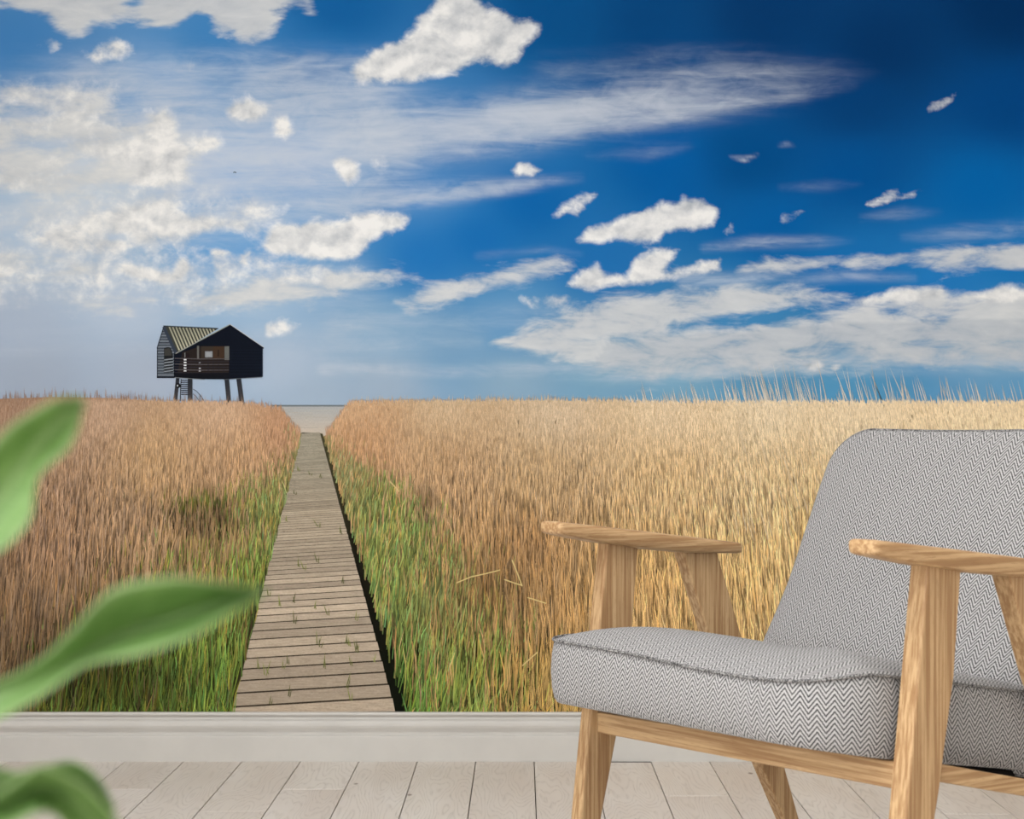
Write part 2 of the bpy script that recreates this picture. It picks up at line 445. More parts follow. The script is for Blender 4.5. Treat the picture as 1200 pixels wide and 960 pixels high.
sky_rgb = lin(np.clip(idw(sky_pts, GX, GY, 1.35, 3.2) * np.interp(GX, [-480, 0, 500, 700], [1.06, 1.06, 1.03, 1.0])[..., None], 0, 255)).reshape(-1, 3)

def sd_poly(pts):                    # signed distance, positive inside
    pts = np.array(pts, float); d = np.full(GX.shape, 1e9); ins = np.zeros(GX.shape, bool)
    for (x1, y1), (x2, y2) in zip(pts, np.roll(pts, -1, 0)):
        ex, ey = x2 - x1, y2 - y1; wx, wy = GX - x1, GY - y1
        tt = np.clip((wx * ex + wy * ey) / (ex * ex + ey * ey + 1e-9), 0, 1)
        d = np.minimum(d, np.hypot(wx - ex * tt, wy - ey * tt))
        c = ((y1 > GY) != (y2 > GY)); xx = x1 + (GY - y1) / ((y2 - y1) if y2 != y1 else 1e-9) * ex
        ins ^= c & (GX < xx)
    return np.where(ins, d, -d)
cum = np.full(GX.shape, -3.0); gray = np.zeros(GX.shape); strat = np.full(GX.shape, -3.0)
def cloud(pts, scale, top=1.6, g=0.0, bias=0.0, soft=False):
    global cum, gray, strat
    if soft:
        v = np.clip(sd_poly(pts) / scale + bias, -3, top); strat = np.maximum(strat, v); gray = np.where(v > -.5, np.maximum(gray, g), gray); return
    v = np.clip(sd_poly(pts) / scale + bias + .14, -3, top)
    gray = np.where(v > cum, g, gray); cum = np.maximum(cum, v)
cloud([(411, 84), (420, 72), (437, 60), (455, 52), (470, 46), (487, 34), (490, 20), (503, 12), (515, -4), (530, -22), (556, -10), (575, 10), (590, 12), (605, 24), (618, 21),
       (632, 28), (630, 42), (615, 52), (608, 68), (595, 76), (575, 72), (555, 76), (535, 85), (500, 92), (478, 100), (440, 98), (420, 95)], 9, 1.8, .12)
cloud([(-470, -20), (-200, 20), (0, 10), (20, 12), (45, 20), (65, 32), (80, 40), (95, 42), (110, 30), (140, 28), (155, 26), (175, 32), (200, 34), (225, 24), (240, 28), (255, 36), (270, 42),
       (280, 50), (295, 52), (320, 38), (330, 24), (322, 15), (345, 6), (365, 14), (380, -20), (300, -60), (100, -90), (-200, -80)], 11, 1.6, .30, .1, soft=True)
cloud([(103, 65), (118, 52), (135, 48), (157, 60), (140, 68), (112, 74)], 10, .6, .1)
cloud([(48, 55), (58, 45), (68, 52), (60, 60)], 9, -.1, .2)
cloud([(215, 78), (226, 70), (233, 72), (224, 80)], 9, -.2, .2)
cloud([(-470, 150), (-200, 110), (0, 103), (60, 104), (110, 106), (130, 108), (128, 125), (150, 128), (165, 130), (175, 125), (195, 126), (206, 140), (212, 158), (230, 160), (240, 180), (225, 200),
       (230, 215), (200, 224), (160, 226), (120, 230), (60, 240), (0, 236), (-300, 260)], 26, .9, .22, -.1, soft=True)
cloud([(172, 132), (195, 126), (206, 140), (210, 160), (225, 168), (220, 200), (225, 215), (190, 222), (150, 218), (160, 196), (130, 190), (128, 172), (160, 166), (176, 160)], 12, 1.8, 0)
cloud([(228, 163), (250, 158), (266, 168), (255, 176), (235, 182), (225, 178)], 9, .8, 0)
cloud([(262, 128), (275, 117), (290, 113), (318, 124), (312, 138), (290, 142), (270, 138)], 8, 1.2, 0)
cloud([(322, 140), (335, 136), (347, 155), (335, 167), (322, 158)], 8, 1.2, 0)
cloud([(390, 188), (402, 184), (415, 190), (420, 205), (408, 220), (395, 205)], 8, 1.0, 0)
cloud([(440, 190), (450, 186), (454, 194), (446, 203)], 8, -.1, .1)
cloud([(60, 262), (130, 240), (180, 232), (200, 232), (210, 245), (250, 250), (275, 255), (290, 262), (285, 276), (250, 274), (235, 284), (215, 296), (200, 290), (175, 292), (150, 296), (100, 302), (60, 292), (30, 285)], 16, 1.0, .05)
cloud([(-300, 310), (0, 296), (60, 288), (100, 300), (110, 320), (80, 336), (30, 342), (-300, 350)], 20, .5, .15, -.2, soft=True)
cloud([(130, 312), (150, 306), (180, 312), (200, 318), (206, 300), (222, 298), (228, 315), (215, 330), (190, 338), (160, 330), (140, 322)], 9, 1.4, 0)
cloud([(90, 352), (130, 346), (180, 352), (150, 368), (110, 366)], 16, .1, .2, soft=True)
cloud([(305, 290), (312, 268), (325, 256), (350, 262), (372, 256), (395, 260), (420, 252), (450, 250), (478, 255), (470, 268), (450, 275), (430, 292), (415, 305), (390, 308), (350, 303), (320, 300)], 9, 1.8, 0)
cloud([(240, 290), (255, 288), (272, 296), (260, 303), (248, 302)], 7, 1.0, 0)
cloud([(280, 300), (290, 288), (298, 296), (290, 312), (282, 312)], 8, .5, 0)
cloud([(205, 350), (250, 335), (320, 318), (400, 312), (470, 314), (486, 322), (440, 340), (400, 350), (350, 362), (270, 366), (215, 368)], 18, .8, .15, soft=True)
cloud([(310, 382), (330, 376), (352, 382), (340, 392), (316, 392)], 9, .5, .05)
cloud([(470, 352), (500, 336), (545, 322), (590, 312), (620, 302), (650, 298), (676, 302), (676, 312), (640, 322), (610, 336), (560, 346), (510, 362), (480, 364)], 15, .7, .22, soft=True)
cloud([(610, 352), (640, 346), (668, 350), (650, 360), (620, 362)], 10, .5, .15)
cloud([(676, 282), (690, 268), (710, 262), (725, 255), (745, 250), (765, 245), (775, 235), (790, 238), (800, 230), (825, 236), (840, 245), (836, 264), (810, 270), (780, 272), (770, 282), (745, 284), (720, 282), (700, 285)], 7, 1.9, .02)
cloud([(650, 254), (660, 240), (675, 230), (697, 228), (685, 240), (678, 255), (665, 250)], 7, .7, .05)
cloud([(600, 202), (608, 191), (618, 192), (635, 200), (625, 205), (605, 207)], 7, .8, .1)
cloud([(663, 335), (680, 318), (700, 308), (710, 320), (735, 325), (745, 305), (760, 295), (775, 290), (795, 292), (790, 305), (780, 318), (800, 312), (845, 303), (842, 316), (800, 325), (760, 332), (720, 335), (690, 340)], 7, 1.1, .02)
cloud([(848, 270), (856, 264), (860, 272), (852, 276)], 6, .3, .1)
cloud([(1085, 128), (1090, 120), (1105, 117), (1120, 110), (1114, 120), (1100, 128), (1088, 132)], 5, .5, .3)
cloud([(1016, 240), (1030, 232), (1042, 222), (1053, 222), (1050, 232), (1075, 221), (1085, 222), (1070, 230), (1045, 236), (1024, 242)], 5, .35, .25)
cloud([(914, 260), (918, 250), (930, 248), (942, 248), (930, 258), (922, 262)], 6, .2, .3)
cloud([(575, 402), (612, 384), (660, 362), (700, 350), (760, 344), (850, 332), (930, 334), (985, 345), (1000, 356), (940, 360), (880, 368), (830, 378), (790, 384), (850, 382), (920, 374),
       (980, 362), (1020, 350), (1060, 341), (1100, 337), (1112, 346), (1150, 346), (1170, 337), (1230, 334), (1500, 340), (1704, 350), (1704, 415), (1400, 420), (1200, 408), (1000, 412), (850, 428), (720, 436), (640, 420)], 13, 1.1, .34, soft=True)
cloud([(985, 352), (1020, 346), (1062, 338), (1105, 337), (1108, 348), (1060, 358), (1010, 360)], 7, 1.5, .1)
cloud([(1120, 350), (1150, 342), (1175, 337), (1240, 335), (1240, 352), (1160, 356)], 8, 1.4, .14)
cloud([(860, 320), (875, 308), (905, 304), (940, 306), (1000, 300), (1060, 294), (1120, 289), (1200, 288), (1704, 280), (1704, 300), (1200, 316), (1120, 320), (1060, 312), (980, 314), (920, 320), (880, 322)], 10, .8, .38, soft=True)
cloud([(938, 428), (960, 426), (968, 430), (950, 432)], 4, .8, .1)
cloud([(972, 430), (982, 427), (988, 431), (978, 434)], 4, .8, .1)
cloud([(-300, 250), (0, 262), (60, 240), (140, 224), (215, 226), (290, 244), (330, 250), (330, 300), (300, 330), (240, 345), (150, 345), (0, 352), (-300, 350)], 30, .12, .1)
cloud([(0, 100), (60, 102), (128, 108), (132, 150), (120, 200), (40, 215), (0, 215)], 26, .25, .2)
cloud([(300, 312), (330, 306), (360, 312), (410, 312), (440, 322), (400, 332), (330, 330)], 12, .2, .1)
cloud([(700, 436), (720, 408), (850, 400), (1000, 388), (1230, 382), (1500, 390), (1704, 400), (1704, 436), (1200, 432), (1000, 428), (860, 442), (760, 448)], 20, .8, .75, soft=True)
# blue holes inside the heaped fields
def hole(cx, cy, rx, ry, amt):
    global cum, strat
    e_ = amt * np.exp(-(((GX - cx) / rx) ** 2 + ((GY - cy) / ry) ** 2)); cum -= e_; strat -= e_
hole(156, 4, 16, 9, 1.6); hole(236, 22, 14, 8, 1.2); hole(22, 130, 30, 10, .9); hole(45, 172, 40, 14, .8); hole(100, 192, 36, 12, .8)
hole(140, 278, 16, 6, 1.2); hole(255, 282, 40, 13, 1.0); hole(700, 398, 40, 6, .5); hole(1040, 364, 16, 6, 1.0); hole(770, 398, 60, 8, .3)

cir = np.zeros(GX.shape)
def stroke(path, k):                 # path: (x, y, half width, strength)
    global cir
    path = np.array(path, float); best = np.zeros(GX.shape)
    for a, b in zip(path[:-1], path[1:]):
        ex, ey = b[:2] - a[:2]; tt = np.clip(((GX - a[0]) * ex + (GY - a[1]) * ey) / (ex * ex + ey * ey), 0, 1)
        d = np.hypot(GX - (a[0] + ex * tt), GY - (a[1] + ey * tt)); w = a[2] + (b[2] - a[2]) * tt; st = a[3] + (b[3] - a[3]) * tt
        best = np.maximum(best, st * np.exp(-(d / w) ** 2 * .9))
    cir = 1 - (1 - cir) * (1 - k * best)
stroke([(60, 190, 60, .5), (260, 185, 45, .6), (400, 165, 36, .75), (560, 148, 32, .85), (700, 125, 30, .72), (830, 106, 32, .55), (930, 94, 28, .34), (1050, 80, 10, .0)], 1.0)
stroke([(600, 152, 18, .55), (760, 136, 12, .6), (880, 120, 8, .4), (1000, 102, 6, .1)], .7)
stroke([(240, 262, 30, .3), (400, 240, 20, .6), (520, 226, 14, .6), (610, 217, 9, .6), (680, 208, 7, .2)], 1.0)
stroke([(300, 90, 24, .5), (430, 75, 18, .35), (520, 60, 10, .0)], .7)
stroke([(100, 90, 24, .35), (300, 120, 40, .45), (420, 120, 26, .5)], .8)
stroke([(40, 88, 30, .25), (250, 90, 36, .5), (450, 116, 40, .5)], .8)
stroke([(220, 200, 40, .45), (350, 205, 34, .45), (470, 190, 24, .35)], .8)
stroke([(856, 184, 2.5, .3), (872, 187, 3.5, .75), (889, 181, 2, .3)], 1.0)
stroke([(914, 171, 3, .3), (922, 169, 3.5, .5), (930, 171, 3, .2)], .9)
stroke([(690, 184, 6, .1), (760, 180, 10, .28), (805, 172, 8, .1)], 1.0)
stroke([(640, 80, 20, .3), (800, 62, 14, .3), (900, 60, 10, .1)], .5)
stroke([(825, 290, 6, .3), (880, 284, 8, .55), (960, 284, 8, .35), (1000, 282, 6, .1)], 1.0)
stroke([(1010, 256, 6, .2), (1060, 250, 9, .3), (1100, 248, 6, .1)], 1.0)
stroke([(1060, 278, 8, .15), (1130, 274, 12, .35), (1240, 268, 12, .35), (1600, 250, 20, .4)], 1.0)
stroke([(915, 220, 5, .2), (970, 218, 8, .25), (1010, 216, 5, .1)], .9)
stroke([(930, 328, 8, .3), (1000, 322, 8, .5), (1070, 326, 6, .3)], .9)
stroke([(800, 326, 10, .6), (860, 330, 10, .6), (920, 322, 8, .4)], .9)
stroke([(560, 300, 7, .2), (640, 292, 7, .3), (680, 298, 6, .2)], .8)
stroke([(400, 380, 22, .35), (520, 372, 20, .35), (640, 372, 18, .4)], .8)
stroke([(0, 410, 26, .25), (260, 400, 26, .3), (420, 408, 16, .4), (560, 402, 10, .3)], .7)
stroke([(380, 432, 9, .5), (520, 436, 9, .4), (640, 432, 12, .4), (760, 440, 14, .5), (880, 432, 14, .5), (1000, 424, 16, .5), (1240, 420, 18, .5), (1600, 420, 20, .5)], .9)
stroke([(0, 330, 40, .4), (140, 330, 50, .4), (300, 330, 40, .4), (420, 330, 30, .4)], .8)
stroke([(-400, 180, 70, .5), (0, 170, 70, .5), (180, 180, 60, .5)], .9)
stroke([(0, 262, 24, .5), (150, 262, 26, .6), (300, 246, 20, .35)], .8)
sky_me = grid_mesh('sky_print', GX, GY, .0012, sky_rgb, {'cum': cum, 'cir': cir, 'gray': gray, 'strat': strat})
sky_o = link('sky_print', sky_me, M['sky'], mural)
sky_o['label'] = 'printed blue sky with white clouds'

# --- flat ink shapes
def ink_polys(name, polys, d0, parent, step=.000004):
    co = []; cl = []; loops = []; st = []; tot = []
    for i, (pts, c) in enumerate(polys):
        p = np.array(pts, float); b = len(co); n = len(p)
        co += list(mural_local(p[:, 0], p[:, 1], d0 + i * step)); 
        cc = np.array(c, float)
        cl += [lin(cc) / PRINT_GAIN] * n if cc.ndim == 1 else [lin(k) / PRINT_GAIN for k in cc]
        st.append(len(loops)); tot.append(n)
        area = np.sum(p[:, 0] * np.roll(p[:, 1], -1) - np.roll(p[:, 0], -1) * p[:, 1])
        loops += list(range(b, b + n)) if area < 0 else list(range(b + n - 1, b - 1, -1))
    return link(name, fast_mesh(name, co, loops, st, tot, np.array(cl)), M['ink'], parent)
def rect(x0, y0, x1, y1): return [(x0, y0), (x1, y0), (x1, y1), (x0, y1)]
def seg(x0, y0, x1, y1, w, w2=None):
    w2 = w if w2 is None else w2; dx, dy = x1 - x0, y1 - y0; l = math.hypot(dx, dy); nx, ny = -dy / l / 2, dx / l / 2
    return [(x0 + nx * w, y0 + ny * w), (x1 + nx * w2, y1 + ny * w2), (x1 - nx * w2, y1 - ny * w2), (x0 - nx * w, y0 - ny * w)]

sea = [(rect(318, 475.5, 416, 520), [(166, 170, 172), (166, 170, 172), (206, 188, 166), (206, 188, 166)]), (rect(318, 474.6, 416, 476.6), (112, 120, 124))]
for k in range(26):
    y = 478 + k * 1.2 + random.uniform(-.4, .4); x = random.uniform(320, 390)
    sea.append((rect(x, y, x + random.uniform(8, 30), y + random.uniform(.3, .8)), tuple(np.array((182, 176, 166)) + random.uniform(-14, 16))))
sea_o = ink_polys('sea_print', sea, .0014, mural); sea_o['label'] = 'pale grey strip of printed sea'

# hut on stilts
hut = empty('hut_print'); hut.parent = mural; hut['label'] = 'black wooden hut on stilts printed on the mural'
D = .0018
legs_px = [((208.6, 443), (205.2, 474), 4.4, 4.6), ((223, 443), (223, 475), 5.6, 5.8), ((265.8, 443), (268.8, 476), 5.6, 5.4), ((279.8, 443), (284.2, 476), 5.8, 5.6)]
for (a, b, w0, w1) in legs_px:
    o = ink_polys('stilt', [(seg(*a, *b, w0, w1), [(34, 38, 46), (66, 66, 70), (72, 70, 72), (42, 46, 54)])], D, hut)
st_p = [(seg(212.4, 444, 211.4, 470, 1.0), (34, 36, 42))]
for k in range(8):
    y = 445.2 + k * 2.35; st_p.append((rect(212.5, y, 221, y + 1.25), (40, 42, 48)))
th = np.linspace(0, 2 * math.pi, 14)[:-1]
st_p += [([(209 + 2.9 * math.cos(t), 452 + 3.0 * math.sin(t)) for t in th], (22, 24, 28)), ([(208.3 + .8 * math.cos(t), 452 + 1.0 * math.sin(t)) for t in th], (196, 200, 204))]
arc = [(226.5, 456), (231, 459), (235, 463.5), (238, 468), (240.5, 474)]
for a, b in zip(arc[:-1], arc[1:]): st_p.append((seg(*a, *b, .8), (66, 70, 76)))
arc = [(226.5, 461.5), (230, 464.5), (233, 469), (235, 474)]
for a, b in zip(arc[:-1], arc[1:]): st_p.append((seg(*a, *b, .7), (82, 86, 92)))
st_p.append((seg(234.6, 463.5, 234.6, 472, .6), (82, 86, 92)))
ink_polys('stair', st_p, D + .0001, hut)
gab = [([(184.2, 442.6), (184.2, 408), (192.2, 382.4), (205.8, 414), (204.6, 443)], (96, 104, 114))]
for k in range(17):
    y = 388 + k * 3.3
    xl = 184.4 if y > 408 else 184.2 + (408 - y) / 25.6 * 8; xr = 205 if y > 413 else 192.2 + (y - 382.4) / 31.6 * 13.6
    gab.append((rect(xl, y, xr, y + 1.0), (50, 56, 66)))
    if k % 2: gab.append((rect(xl, y + 1.5, xr, y + 2.4), (126, 134, 144)))
gab += [([(192.4, 437), (192.4, 408.5), (195, 407), (199, 407), (201.4, 411), (203, 417), (203, 436.5)], (30, 31, 34)), ([(193, 417), (193, 409), (198.6, 408), (200.5, 411.6), (201.6, 417)], (60, 60, 58))]
for k in range(5):
    y = 420.5 + k * 3.4; gab.append(([(192.6, y + .8), (203, y - .6), (203, y + .8), (192.6, y + 2.2)], (134, 142, 150)))
gab += [(seg(184.2, 408.4, 192.3, 382.4, 1.1), (40, 46, 56)), (seg(184.6, 408, 184.6, 442.8, 1.0), (34, 38, 46)), (rect(184, 441.6, 205, 443.2), (30, 33, 40)), (seg(204.6, 414, 204.6, 443, 1.2), (18, 20, 26))]
ink_polys('gable_wall', gab, D + .0002, hut)
rf = [([(192.2, 382.2), (256, 385.3), (207.6, 414.2)], (62, 64, 58))]
for k in range(15):
    t0 = .10 + k * .062
    xa, ya = 192.2 + 63.8 * t0, 382.8 + 3.0 * t0
    # each light rib runs down the slope until it meets the front rake
    xb = xa + 11.8; yb = ya + 27.5
    tl = 1.0
    rx0, ry0, rx1, ry1 = 256, 385.3, 207.6, 414.2
    den = (xb - xa) * (ry1 - ry0) - (yb - ya) * (rx1 - rx0)
    if abs(den) > 1e-6:
        tl = ((rx0 - xa) * (ry1 - ry0) - (ry0 - ya) * (rx1 - rx0)) / den
    tl = max(0, min(1, tl))
    xe, ye = xa + (xb - xa) * tl, ya + (yb - ya) * tl
    if tl > .05: rf.append((seg(xa, ya, xe, ye, 1.7), [(150, 150, 132), (182, 180, 158), (182, 180, 158), (150, 150, 132)]))
rf += [(seg(192, 383, 206.6, 414.4, 3.6), (54, 62, 76)), (seg(191.6, 382.2, 256, 385.2, 1.3), (46, 52, 60))]
ink_polys('roof', rf, D + .0003, hut)
fr = [([(204.6, 415), (270, 380.4), (309.2, 407.4), (308, 409), (307.8, 441.6), (262, 444.6), (240, 444.6), (204.6, 442.2)], (16, 21, 32))]
fr.append(([(208, 437), (214, 413), (236, 405.6), (268.6, 405.6), (268.6, 437)], (40, 34, 32)))
fr += [(rect(214, 414, 222, 436), (34, 26, 28)), (rect(236, 406, 250, 421), (56, 48, 42)), (rect(250, 406, 263, 421), (62, 47, 37)), (rect(240.5, 411.8, 249.2, 419), (138, 142, 146)), (rect(242, 413, 247.6, 417.6), (150, 154, 158)),
       (rect(263.4, 406, 268.8, 422), (98, 100, 98)), (rect(255, 410, 257, 418), (44, 34, 28)), (rect(231.2, 405.4, 233.4, 421), (104, 104, 100)), (rect(216.4, 413.5, 217.4, 419), (128, 130, 130))]
for k in range(5): fr.append((rect(215.6, 420.4 + k * 3.25, 218.6, 422.4 + k * 3.25), (226, 230, 234)))
for y, c in ((424.5, 120), (431, 196), (434, 190), (441, 150)): fr.append((rect(233.2, y, 235.4, y + 1.5), (c, c + 2, c + 6)))
for k in range(6):
    y = 420.2 + k * 3.3
    fr.append(([(205, y - .6), (236, y + .2), (268.4, y), (268.4, y + .7), (236, y + 1.1), (205, y + .4)], (46, 44, 50) if k % 2 else (88, 84, 88)))
for x in (244, 250, 256, 262): fr.append((rect(x, 421, x + .6, 437), (36, 36, 42)))
fr.append(([(205, 437.4), (268.8, 437), (268.8, 444.2), (240, 444.2), (205, 442)], (20, 22, 28)))
for k in range(9): fr.append((rect(269, 410 + k * 3.5, 307.6, 410.4 + k * 3.5), (24, 31, 44)))
fr += [(seg(206, 414.4, 270, 380.2, 1.0), (150, 154, 150)), (seg(206, 415.6, 270, 381.6, 1.2), (24, 28, 36)), (seg(270, 380.2, 309.6, 407.2, .9), (188, 194, 200)), (seg(270, 381.4, 309.4, 408.4, 1.2), (14, 18, 28)),
       (seg(308, 409, 308, 441.4, .8), (70, 80, 96)), (seg(205, 442.6, 240, 445, .7), (120, 124, 128)), (seg(262, 445, 307.8, 442, .7), (90, 96, 104))]
ink_polys('front_wall', fr, D + .0004, hut)

bird = ink_polys('bird_print', [(seg(273.6, 202.6, 275.2, 201.6, 1.0), (60, 66, 76)), (seg(275.2, 201.6, 277, 202.6, 1.0), (60, 66, 76))], .0014, mural)
bird['label'] = 'tiny dark printed bird'

# --- reeds: field colour, then blades
tan_pts = [(20, 480, (160, 126, 102)), (120, 475, (184, 150, 122)), (260, 485, (198, 162, 130)), (330, 500, (178, 132, 98)), (60, 560, (168, 134, 104)), (180, 540, (190, 152, 108)), (280, 530, (190, 150, 108)),
           (60, 640, (156, 124, 97)), (150, 620, (168, 136, 104)), (30, 720, (134, 107, 80)), (120, 740, (134, 107, 76)), (100, 820, (92, 84, 48)), (250, 640, (150, 122, 84)), (250, 780, (110, 98, 56)),
           (420, 480, (208, 166, 124)), (420, 520, (196, 148, 104)), (520, 475, (206, 176, 138)), (520, 540, (190, 152, 110)), (650, 480, (210, 184, 150)), (640, 560, (194, 160, 116)), (620, 640, (176, 136, 92)), (560, 700, (158, 124, 80)),
           (640, 720, (184, 144, 94)), (640, 800, (176, 144, 84)), (780, 480, (218, 192, 154)), (780, 560, (212, 176, 126)), (760, 680, (206, 164, 106)), (900, 480, (216, 194, 158)), (920, 560, (214, 182, 134)), (860, 700, (212, 172, 112)),
           (1000, 490, (220, 196, 158)), (1150, 485, (226, 200, 158)), (960, 620, (214, 176, 118)), (1200, 700, (206, 166, 110)), (1600, 500, (224, 198, 156)), (1600, 750, (200, 160, 104)), (-400, 500, (156, 118, 92)), (-400, 750, (120, 92, 66))]
grn_pts = [(x_, y_, (c_[0] * 1.10, c_[1] * 1.02, c_[2] * 1.26)) for x_, y_, c_ in [(340, 530, (124, 130, 66)), (300, 600, (120, 138, 60)), (230, 590, (92, 108, 36)), (280, 680, (112, 142, 52)), (150, 800, (88, 112, 36)), (240, 800, (96, 130, 44)), (400, 555, (142, 142, 76)), (450, 600, (126, 148, 66)),
           (480, 570, (108, 140, 52)), (430, 680, (116, 146, 62)), (470, 800, (88, 132, 46)), (560, 780, (120, 146, 56)), (620, 800, (132, 142, 58)), (520, 700, (118, 130, 62))]]
def path_l(y): return 354 - (y - 507) * .2508
def path_r(y): return 375 + (y - 507) * .2722
def green_prob(x, y):
    bl = np.interp(y, [500, 520, 545, 560, 585, 620, 680, 740, 834], [354, 346, 330, 300, 215, 205, 150, 90, 30])
    br = np.interp(y, [505, 530, 560, 600, 650, 700, 760, 834], [378, 404, 458, 500, 525, 560, 590, 620])
    wl = np.interp(y, [500, 560, 700, 834], [10, 45, 80, 70]); wr = np.interp(y, [500, 560, 700, 834], [14, 30, 70, 80])
    left = 1 / (1 + np.exp(-(x - bl) / wl * 3.2)) * (x < 365)
    right = 1 / (1 + np.exp(-(br - x) / wr * 3.2)) * (x >= 365)
    g = left + right
    g = g * np.where(x < 365, np.clip(.55 + .45 * np.clip((x - (path_l(y) - 60)) / 40, 0, 1) + np.clip((y - 700) / 120, 0, .4), 0, 1), 1)
    # pinkish bare patch under the dark clump on the left
    g = g * (1 - .75 * np.exp(-(((x - 235) / 55) ** 2 + ((y - 622) / 16) ** 2)))
    g = np.maximum(g, .85 * np.exp(-(((x - 240) / 36) ** 2 + ((y - 588) / 12) ** 2)))
    return np.clip(g * .92, 0, .94)
def shade(x, y):                     # darker clumps of the printed picture
    s = np.ones_like(x)
    for cx, cy, rx, ry, k in ((225, 606, 22, 20, .22), (258, 602, 16, 16, .28), (150, 800, 90, 40, .3), (290, 720, 14, 60, .15), (500, 590, 10, 16, .35), (600, 690, 40, 40, .12), (60, 780, 80, 40, .25)):
        s = s * (1 - k * np.exp(-(((x - cx) / rx) ** 2 + ((y - cy) / ry) ** 2)))
    return s
def skyline(x):
    return np.interp(x, [-480, 0, 60, 130, 200, 300, 330, 352, 384, 400, 412, 520, 640, 760, 1700], [464, 465, 463, 464, 469, 473, 479, 509, 509, 482, 470, 469, 467, 470, 471])

bx = np.concatenate([np.arange(MX0, -20, 20), np.arange(-20, 1220, 7), np.arange(1220, MX1 + 1, 20)]); bx[-1] = MX1
bt = np.linspace(0, 1, 56)
BX = np.repeat(bx[None, :], len(bt), 0)
top = skyline(bx) + 2.5
BY = top[None, :] + (MY1 - top)[None, :] * bt[:, None]
tanc = idw(tan_pts, BX, BY, 1.0, 3.0); grnc = idw(grn_pts, BX, BY, 1.0, 3.0)
gp = green_prob(BX, BY)[..., None]
bc = tanc * (1 - gp) + grnc * gp
bc = bc * (np.interp(BY, [470, 520, 620, 834], [.99, .9, .74, .62]) * shade(BX, BY))[..., None]
reed_o = link('reed_bed_print', grid_mesh('reed_bed_print', BX, BY, .0026, lin(bc).reshape(-1, 3) / PRINT_GAIN), M['ink'], mural)
reed_o['label'] = 'printed bed of dry reeds and green grass'

# boardwalk
walk = empty('boardwalk_print'); walk.parent = mural; walk['label'] = 'weathered plank boardwalk printed on the mural'
DW = .00285
ink_polys('shadow_gap', [([(374, 508), (378, 508), (393, 552), (412, 612), (430, 664), (458, 740), (492, 836), (462, 836), (420, 676), (398, 600)], [(70, 66, 46)] * 2 + [(34, 32, 22)] * 3 + [(20, 24, 14)] * 2 + [(14, 18, 10), (22, 20, 14), (40, 36, 26)]),
                         ([(354, 507), (375, 507), (464, 836), (271, 836)], (62, 54, 44)),
                         ([(354, 507), (352, 509), (330, 600), (262, 836), (272, 836)], [(120, 112, 70), (90, 90, 50), (60, 60, 34), (34, 36, 18), (50, 42, 32)])], DW - .0001, walk)
def mat_plank_print():
    t = NT('printed_planks'); o = t.obj(); rnd = t.n('ShaderNodeObjectInfo').outputs['Random']
    n = t.noise(t.mapping(o, (26, 1, 330)), 1.0, 5, .6)
    n2 = t.noise(t.mapping(o, (160, 1, 500)), 1.0, 3, .6)
    k = t.math('ADD', t.math('MULTIPLY', n, .7), t.math('MULTIPLY', n2, .5))
    c = t.mix(1.0, t.attr('Col', True), t.mix(t.smooth(k, .35, .85), (.76, .745, .73, 1), (1.20, 1.20, 1.19, 1)), 'MULTIPLY')
    c = t.mix(1.0, c, t.mix(rnd, (.92, .915, .91, 1), (1.08, 1.08, 1.07, 1)), 'MULTIPLY')
    return t.done(c, .85, .05)
M['plank_print'] = mat_plank_print()
invs = 1 / 367.0; pitch = .0001305; pk = 0
far_polys = []
rp = random.Random(5)
k0 = -1
while True:
    a = 1 / (invs + pitch * (k0 + .02) - .00004); 
    b = 1 / (invs + pitch * (k0 + .90) - .00004)
    ya, yb = 467 + a, 467 + b
    if ya < 507.4: break
    k0 += 1
    def edge(y, side):               # boards lie slightly skewed across the walk
        if side < 0: yy = y + .030 * (path_r(y) - path_l(y)); return (path_l(yy) + rp.uniform(-.012, .02) * 1.0 * (yy - 467) / 8, yy)
        yy = y - .030 * (path_r(y) - path_l(y)); return (path_r(yy) + rp.uniform(-.02, .012) * (yy - 467) / 8, yy)
    q = [edge(yb, -1), edge(yb, 1), edge(ya, 1), edge(ya, -1)]
    q = [(x, min(y, 835.5)) for x, y in q]
    if max(p[1] for p in q) - min(p[1] for p in q) < .2 or min(p[1] for p in q) > 834: continue
    ym = (ya + yb) / 2
    c = np.array([np.interp(ym, [507, 540, 600, 700, 834], v) for v in ([164, 164, 172, 182, 176], [158, 157, 159, 167, 161], [142, 140, 140, 149, 143])]) * rp.uniform(.92, 1.06)
    if ym > 566:
        o = ink_polys('plank', [(q, c)], DW, walk); o.data.materials[0] = M['plank_print']
    else:
        far_polys.append((q, c))
o = ink_polys('far_planks', far_polys, DW, walk, 0.0); o.data.materials[0] = M['plank_print']; o['kind'] = 'stuff'

